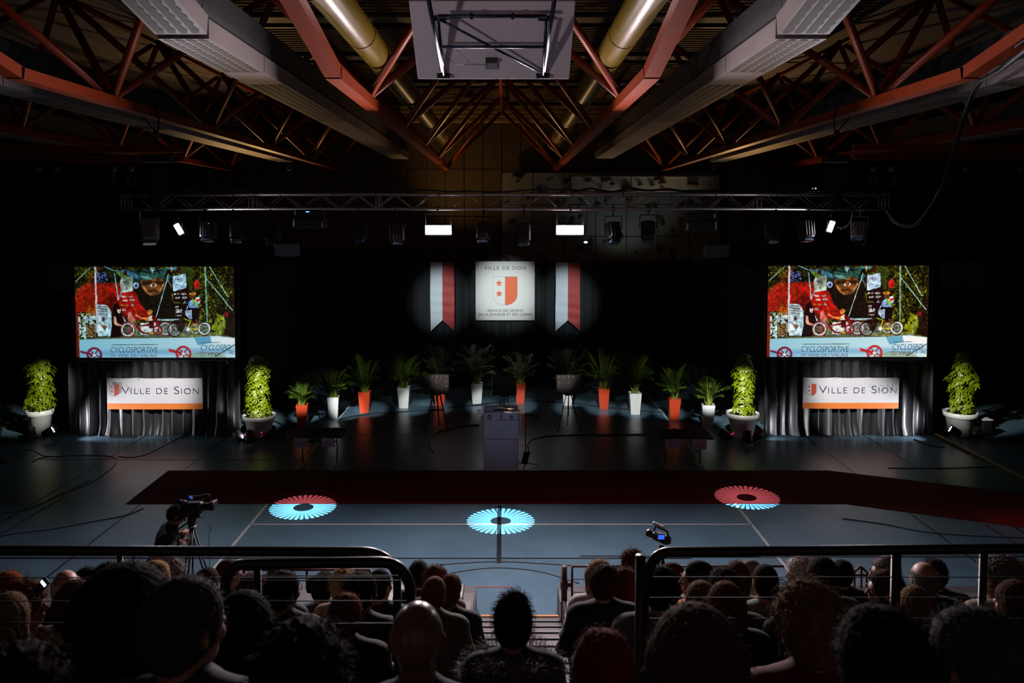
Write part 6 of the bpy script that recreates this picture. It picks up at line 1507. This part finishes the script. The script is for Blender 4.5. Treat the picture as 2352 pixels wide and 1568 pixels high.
HC = {'black': (.010, .008, .007), 'dark': (.022, .013, .009), 'brown': (.06, .028, .015), 'chestnut': (.11, .045, .02), 'red': (.14, .018, .012), 'ginger': (.16, .035, .012), 'blond': (.30, .18, .09), 'darkblond': (.15, .09, .045), 'grey': (.16, .14, .13), 'shaded_grey': (.05, .046, .043), 'white': (.50, .46, .45)}  # the darker second grey has the shade on the nearest heads put in
def hmat(c): return mat('hair_'+c, HC[c], .85, spec=.05, var=.25, scale=60)
def cmat(n, c): return mat('cloth_'+n, c, .85, var=.12, scale=20, bump=.2, bscale=160, sheen=.02)
CL = {'black': (.008, .008, .009), 'navy': (.012, .018, .05), 'charcoal': (.025, .025, .028), 'grey': (.16, .15, .15), 'white': (.55, .52, .52), 'blue': (.02, .10, .30), 'orange': (.60, .15, .02), 'red': (.22, .012, .015), 'wine': (.10, .01, .02), 'olive': (.10, .10, .05), 'mustard': (.32, .19, .02), 'beige': (.35, .26, .20), 'sage': (.16, .20, .16), 'tan': (.25, .15, .09)}
POSES = {'fwd': {}, 'down': {'nod': .45, 'lean': .06}, 'left': {'yaw': .55}, 'right': {'yaw': -.55}, 'profl': {'yaw': 1.35}, 'profr': {'yaw': -1.35}, 'lean': {'lean': .20, 'nod': -.1}, 'tiltl': {'tilt': -.14, 'yaw': .2}, 'tiltr': {'tilt': .14, 'yaw': -.2}}
def setmat(o, m): o.material_slots[0].link = 'OBJECT'; o.material_slots[0].material = m
def person(key, pose, hair, hcol, top, topc, trc, label, loc, rz=0.0, s=1.0, wide=1.0, skin=None, group='seated audience', nm='person', hs=1.0):
    B, TOP, TR, SH, J = body_meshes(key, pose)
    t = thing(nm, label, 'person', loc, rz, group); t.scale = (s*wide, s*wide, s)
    for me, n_, m in ((B, 'body', skin or m_skin), (TOP, top, cmat(topc, CL[topc])), (TR, 'trousers', cmat(trc, CL[trc])), (SH, 'shoes', m_blk)):
        if not me.materials: me.materials.append(m)
        o = link(n_, me, t); setmat(o, m)
    if hair:
        me = hair_mesh(hair)
        if not me.materials: me.materials.append(hmat('dark'))
        o = link('hair', me, t, tuple(float(v) for v in J['head'])); o.rotation_euler = Matrix(J['M'].tolist()).to_euler(); o.scale = (hs, hs, hs); setmat(o, hmat(hcol))
    return t
def sit(px, ytop, D, key, hair, hcol, top, topc, label, wide=1.0, trc='navy', group=None, rz=0.0, smax=1.16, hs=1.0, skin=None):
    """px, ytop: the top of the head; D: distance of the head from the tribune camera"""
    k = max(1, min(12, round((11.0-D-.30)/RP))); kk = None
    for c in (k-1, k, k+1):
        if c < 1: continue
        z = rowz(c); zt = at(px, ytop, D).z; e = abs((zt-z)-1.335)
        if kk is None or e < kk[0]: kk = (e, c)
    c = kk[1]; z = rowz(c); p = at(px, ytop, D); lift = .0
    zt = p.z; s = (zt-z)/1.335
    if s > smax: lift = (zt-z)-smax*1.335; s = smax
    if s < .86: s = .86; lift = (zt-z)-s*1.335
    return person(key, POSES[key], hair, hcol, top, topc, trc, label, (p.x, D-.04*s, z+lift), rz, s, wide, group=group, hs=hs, skin=skin)
A = 'audience members, front rows'; Bk = 'audience members, middle rows'; Cn = 'audience members, nearest rows'
# nearest rows (dark silhouettes)
sit(288, 1290, 2.35, 'fwd', 'bob', 'black', 'coat', 'black', 'broad dark silhouette with bushy hair, tallest head at the left', 1.2, group=Cn, hs=1.04)
sit(430, 1303, 2.2, 'right', 'short', 'shaded_grey', 'jacket', 'charcoal', 'grey-haired man turned right beside the bushy dark silhouette', 1.0, group=Cn, hs=1.02)
sit(560, 1348, 2.9, 'fwd', 'bob', 'black', 'top', 'black', 'person with straight black hair below the nearer left guard rail', 1.0, group=Cn)
sit(697, 1412, 1.95, 'fwd', 'curly', 'dark', 'top', 'black', 'person with frizzy dark brown hair at the bottom, left of the bald man', 1.0, group=Cn)
sit(960, 1350, 2.3, 'fwd', None, 'dark', 'jacket', 'black', 'bald man from behind with two highlights on his crown', .98, group=Cn, skin=mat('skin_bald', (.17, .09, .065), .28, var=.08, scale=12))
sit(1178, 1352, 3.25, 'fwd', 'messybun', 'dark', 'top', 'black', 'woman with a messy high bun and fur collar in the centre aisle gap', .95, group=Cn)
sit(1384, 1434, 2.35, 'fwd', 'short', 'red', 'top', 'black', 'person with dark red hair at the bottom right of centre', 1.0, group=Cn, hs=1.08)
sit(1595, 1378, 2.0, 'fwd', 'long', 'brown', 'top', 'black', 'large dark head with long loose brown hair in front of the rail post', 1.0, group=Cn, hs=1.06)
sit(1858, 1325, 2.75, 'tiltl', 'fluffy', 'darkblond', 'top', 'wine', 'person with bushy dark blond hair and a dark red top', 1.0, group=Cn)
sit(2020, 1384, 1.75, 'fwd', 'side', 'black', 'coat', 'black', 'very large black-haired head at the bottom right', 1.0, group=Cn, hs=1.12)
sit(2235, 1374, 1.95, 'left', 'short', 'shaded_grey', 'top', 'mustard', 'grey-haired person with a mustard collar at the bottom right', 1.0, group=Cn, hs=1.05)
sit(55, 1466, 1.9, 'fwd', 'curly', 'dark', 'coat', 'black', 'dark curly head cut by the bottom left corner', 1.0, group=Cn)
# middle rows left
sit(22, 1354, 3.9, 'fwd', 'bob', 'darkblond', 'top', 'olive', 'blond person with a smooth bob at the left edge', 1.0, group=Bk)
sit(62, 1330, 4.4, 'profr', 'fluffy', 'chestnut', 'top', 'tan', 'woman with reddish brown hair in profile holding a phone', 1.0, group=Bk)
sit(22, 1304, 6.0, 'right', 'short', 'ginger', 'top', 'wine', 'person with ginger hair at the left edge behind the phone user', 1.0, group=Bk)
sit(153, 1295, 5.6, 'left', 'ring', 'white', 'jacket', 'black', 'balding white-haired man on the left facing the stage', 1.0, group=Bk)
sit(200, 1294, 6.3, 'profl', 'bun', 'dark', 'top', 'charcoal', 'woman with dark pinned-up hair behind the balding white-haired man', .95, group=Bk)
sit(175, 1326, 4.5, 'tiltr', 'bob', 'brown', 'top', 'charcoal', 'brown-haired person below the balding white-haired man', 1.0, group=Bk)
sit(247, 1286, 6.2, 'right', 'side', 'dark', 'top', 'black', 'dark-haired person just left of the bushy dark silhouette', .95, group=Bk)
sit(360, 1278, 5.8, 'right', 'short', 'blond', 'jacket', 'tan', 'blond person in front of the cameraman', .96, group=Bk)
sit(398, 1274, 6.8, 'fwd', 'curly', 'grey', 'top', 'grey', 'curly grey-haired person below the cameraman', .95, group=Bk)
sit(478, 1291, 5.7, 'fwd', 'crop', 'dark', 'top', 'charcoal', 'person with cropped dark hair left of the nearer guard rail', .95, group=Bk)
sit(528, 1275, 6.6, 'profr', 'crop', 'brown', 'top', 'beige', 'short-haired person half hidden by the left guard rail', .95, group=Bk)
sit(583, 1313, 5.4, 'right', 'curly', 'red', 'top', 'white', 'red-haired person behind the left rail end with a pale top', .95, group=Bk)
sit(652, 1300, 4.6, 'right', 'short', 'dark', 'jacket', 'black', 'man with glasses turned right behind the nearer left rail', 1.0, group=Bk)
sit(640, 1298, 6.4, 'fwd', 'fluffy', 'brown', 'top', 'charcoal', 'brown bushy head behind the man with glasses', .9, group=Bk)
sit(790, 1302, 6.0, 'fwd', 'fluffy', 'blond', 'top', 'tan', 'blond person behind the middle of the nearer left rail', .95, group=Bk)
sit(745, 1306, 7.0, 'tiltr', 'side', 'black', 'jacket', 'navy', 'person in a dark blue jacket behind the nearer left rail', 1.0, group=Bk)
sit(722, 1318, 8.3, 'fwd', 'short', 'black', 'shirt', 'blue', 'person in a bright blue shirt low in the front row', .95, group=Bk)
sit(830, 1304, 5.0, 'right', 'side', 'black', 'jacket', 'black', 'dark-haired person below the right half of the nearer left rail', 1.0, group=Bk)
sit(873, 1296, 5.4, 'right', 'crop', 'dark', 'jacket', 'navy', 'man with a white collar below the rounded end of the left rail', .95, group=Bk)
sit(795, 1351, 3.9, 'fwd', 'short', 'ginger', 'top', 'black', 'person with short red hair below the nearer left rail', 1.0, group=Bk)
sit(962, 1282, 6.9, 'fwd', 'side', 'dark', 'top', 'black', 'dark-haired head highest of the group left of the aisle', .95, group=Bk)
sit(1003, 1291, 6.6, 'profr', 'short', 'chestnut', 'top', 'tan', 'person with wavy chestnut hair turned right left of the aisle', .95, group=Bk)
sit(997, 1312, 5.2, 'tiltr', 'crop', 'darkblond', 'jacket', 'olive', 'person with close-cropped hair above the bald man', .95, group=Bk)
sit(1034, 1308, 6.2, 'tiltr', 'pony', 'chestnut', 'top', 'black', 'woman with a ponytail and bare arm beside the aisle', .9, group=Bk)
# right of the aisle
sit(1376, 1280, 6.1, 'fwd', 'bob', 'blond', 'blouse', 'white', 'blond woman in a white blouse right of the aisle', .98, group=A)
sit(1388, 1287, 4.9, 'tiltr', 'short', 'brown', 'jacket', 'black', 'brown-haired man in a black jacket right of the aisle', 1.05, group=A)
sit(1450, 1259, 7.6, 'profl', 'curly', 'brown', 'top', 'olive', 'young man facing left beside the black rail post', .95, group=A)
sit(1433, 1300, 5.6, 'right', 'fluffy', 'chestnut', 'top', 'beige', 'person with wavy light brown hair left of the black rail post', .95, group=A)
sit(1515, 1288, 4.5, 'fwd', 'short', 'black', 'top', 'grey', 'dark-haired person in a grey top behind the rail corner', 1.08, group=A)
sit(1540, 1281, 5.8, 'profl', 'crop', 'brown', 'top', 'tan', 'short-haired man in profile behind the rail corner', .95, group=A)
sit(1602, 1276, 5.2, 'profl', 'crop', 'dark', 'shirt', 'orange', 'man with glasses and an orange shirt looking left', 1.0, group=A)
sit(1662, 1294, 5.0, 'fwd', 'side', 'dark', 'top', 'charcoal', 'dark-haired person right of the man in orange', 1.0, group=A)
sit(1690, 1282, 6.0, 'tiltr', 'long', 'brown', 'top', 'tan', 'long brown-haired woman with a raised finger behind the right rail', .95, group=A)
sit(1722, 1277, 7.0, 'profl', 'crop', 'grey', 'shirt', 'white', 'short grey-haired man with a pale collar behind the right rail', .95, group=A)
sit(1756, 1284, 5.3, 'fwd', 'crop', 'dark', 'jacket', 'sage', 'man with close-cropped dark hair and a grey green jacket', .98, group=A)
sit(1612, 1326, 4.5, 'tiltl', 'long', 'darkblond', 'top', 'black', 'person with dark blond hair between the orange shirt and the large dark head', .95, group=A)
sit(1666, 1328, 4.0, 'fwd', 'long', 'chestnut', 'top', 'black', 'long chestnut-haired person in front of the row behind the right rail', 1.0, group=A)
sit(1836, 1275, 6.2, 'profl', 'fluffy', 'white', 'top', 'charcoal', 'white-haired woman behind the right rail', .95, group=A)
sit(1888, 1272, 4.9, 'fwd', 'long', 'dark', 'jacket', 'black', 'tall long-haired dark person right of the white-haired woman', 1.0, group=A)
sit(1936, 1280, 6.4, 'right', 'short', 'black', 'jacket', 'black', 'black-haired person in black behind the tall dark person', 1.0, group=A)
sit(1840, 1305, 4.6, 'fwd', 'side', 'black', 'top', 'charcoal', 'black-haired head between the white-haired woman and the bushy blond head', .95, group=A)
sit(2030, 1300, 4.7, 'profl', 'side', 'brown', 'top', 'black', 'woman with glasses in profile just left of the right rail post', .98, group=A)
sit(2030, 1270, 6.6, 'profl', 'short', 'grey', 'jacket', 'charcoal', 'man with glasses looking left behind the rail post', .95, group=A)
sit(2120, 1279, 5.0, 'fwd', 'ring', 'grey', 'top', 'charcoal', 'grey balding man between the two right rail posts', 1.08, group=A)
sit(2145, 1276, 6.2, 'right', 'short', 'dark', 'coat', 'black', 'dark person with broad shoulders behind the grey balding man', 1.1, group=A)
sit(2098, 1337, 4.3, 'fwd', 'long', 'darkblond', 'top', 'tan', 'blond long-haired person below the grey balding man', .85, group=A)
sit(2292, 1270, 5.2, 'profl', 'fluffy', 'grey', 'top', 'beige', 'curly grey-haired person in profile right of the last rail post', .98, group=A)
sit(2340, 1278, 6.0, 'fwd', 'short', 'brown', 'top', 'charcoal', 'brown-haired person at the far right edge behind the rail', .95, group=A)
sit(2330, 1325, 4.0, 'left', 'long', 'brown', 'top', 'black', 'long brown-haired person at the right edge below the rail', 1.0, group=A)

# fur collar, glasses, phone
JJ = {k: BODY[k][4] for k in BODY}
def worn(prefix_label):
    for o in bpy.data.objects:
        if o.get('label') == prefix_label: return o
def part_on(lab, mb, name, m):
    t = worn(lab); return mb.build(name, m, t)
def glasses(lab, key):
    J = JJ[key]; M = Matrix(J['M'].tolist()).to_4x4(); c = Vector([float(v) for v in J['head']]); mb = MB()
    for s in (-1, 1):
        mb.torus(c+M @ Vector((s*.031, .104, .002)), .021, .0024, 14, 5, M @ rect_rot(PI/2)); mb.tube([c+M @ Vector((s*.052, .100, .006)), c+M @ Vector((s*.082, .02, .008)), c+M @ Vector((s*.084, -.005, -.005))], .002, 4)
    mb.tube([c+M @ Vector((-.011, .106, .006)), c+M @ Vector((.011, .106, .006))], .002, 4); part_on(lab, mb, 'glasses', m_blk)
for lab, key in (('man with glasses turned right behind the nearer left rail', 'right'), ('man with glasses and an orange shirt looking left', 'profl'), ('woman with glasses in profile just left of the right rail post', 'profl'), ('man with glasses looking left behind the rail post', 'profl')): glasses(lab, key)
m_fur = mat('fur_collar', (.26, .23, .22), .9, var=.4, scale=30)
mb = MB(); rr = random.Random(3)
for k in range(3600):
    a_ = rr.uniform(0, 2*PI); r_ = .15+rr.uniform(-.05, .07); x = r_*1.25*math.cos(a_); y = r_*.85*math.sin(a_); z = 1.06-.45*abs(x)**1.3+rr.uniform(-.05, .03)
    d = Vector((x*3+rr.uniform(-1, 1), y*3+rr.uniform(-1, 1), rr.uniform(-.3, 1))).normalized()*rr.uniform(.025, .055); s = Vector((rr.uniform(-1, 1), rr.uniform(-1, 1), 0)).normalized()*.0022; p = Vector((x, y, z)); mb._add([p-s, p+s, p+d], [(0, 1, 2)])
o = part_on('woman with a messy high bun and fur collar in the centre aisle gap', mb, 'fur_collar', m_fur); o['kind'] = 'stuff'
pp = at(95, 1347, 4.15); t = thing('phone', 'small lit phone held up by the woman in profile at the left', 'phone', pp, -.5); Mp = rect_rot(-.5, .5)
MB().bbox((0, 0, 0), (.055, .008, .09), .003, Mp).build('phone_case', m_blk, t); MB().box(Mp @ Vector((0, -.0055, .02)), (.04, .001, .014), Mp).build('lit_screen', emit('phone_screen', (.8, .85, 1), 2.5), t)
# big check square on the black jacket back
o = worn('brown-haired man in a black jacket right of the aisle'); m_chk = mat('jacket_square', (.06, .03, .02), .8)
for dx in (-.045, .045):
    for dz in (-.035, .035): MB().bbox((dx+.02, -.155, .74+dz), (.075, .01, .055), .003).build('back_square', m_chk, o)

# cameraman, standing, side on to the tribune camera, bent over the tripod
pose = {'stand': True, 'lean': .30, 'nod': .45, 'yaw': 0.0, 'vox': .016, 'fine_hands': True, 'curl': .75,
        'arms': ([np.array([-.30, .16, 1.10]), np.array([.29, .18, 1.08])], [np.array([-.12, .25, 1.26]), np.array([.10, .26, 1.20])])}
zt = at(398, 1158, 10.2).z; pc = at(388, 1160, 10.2)
person('cameraman', pose, 'short', 'dark', 'sweater', 'charcoal', 'black', 'cameraman in a dark sweater standing bent behind the video camera on the left', (pc.x-.15, 10.2, 0), -1.25, zt/1.715, 1.12, m_skin2, group=None)
# dim figure at the left edge of the floor
g = ground(-8, 1062); person('standing', {'stand': True, 'yaw': -.3, 'arms': ([np.array([-.24, .0, 1.07]), np.array([.24, .0, 1.07])], [np.array([-.25, .08, .84]), np.array([.25, .08, .84])])}, 'short', 'black', 'jacket', 'black', 'black', 'dim figure in black standing at the left edge of the floor', (g.x-.05, g.y, 0), -.8, 1.02, 1.0, m_skin2, group=None)
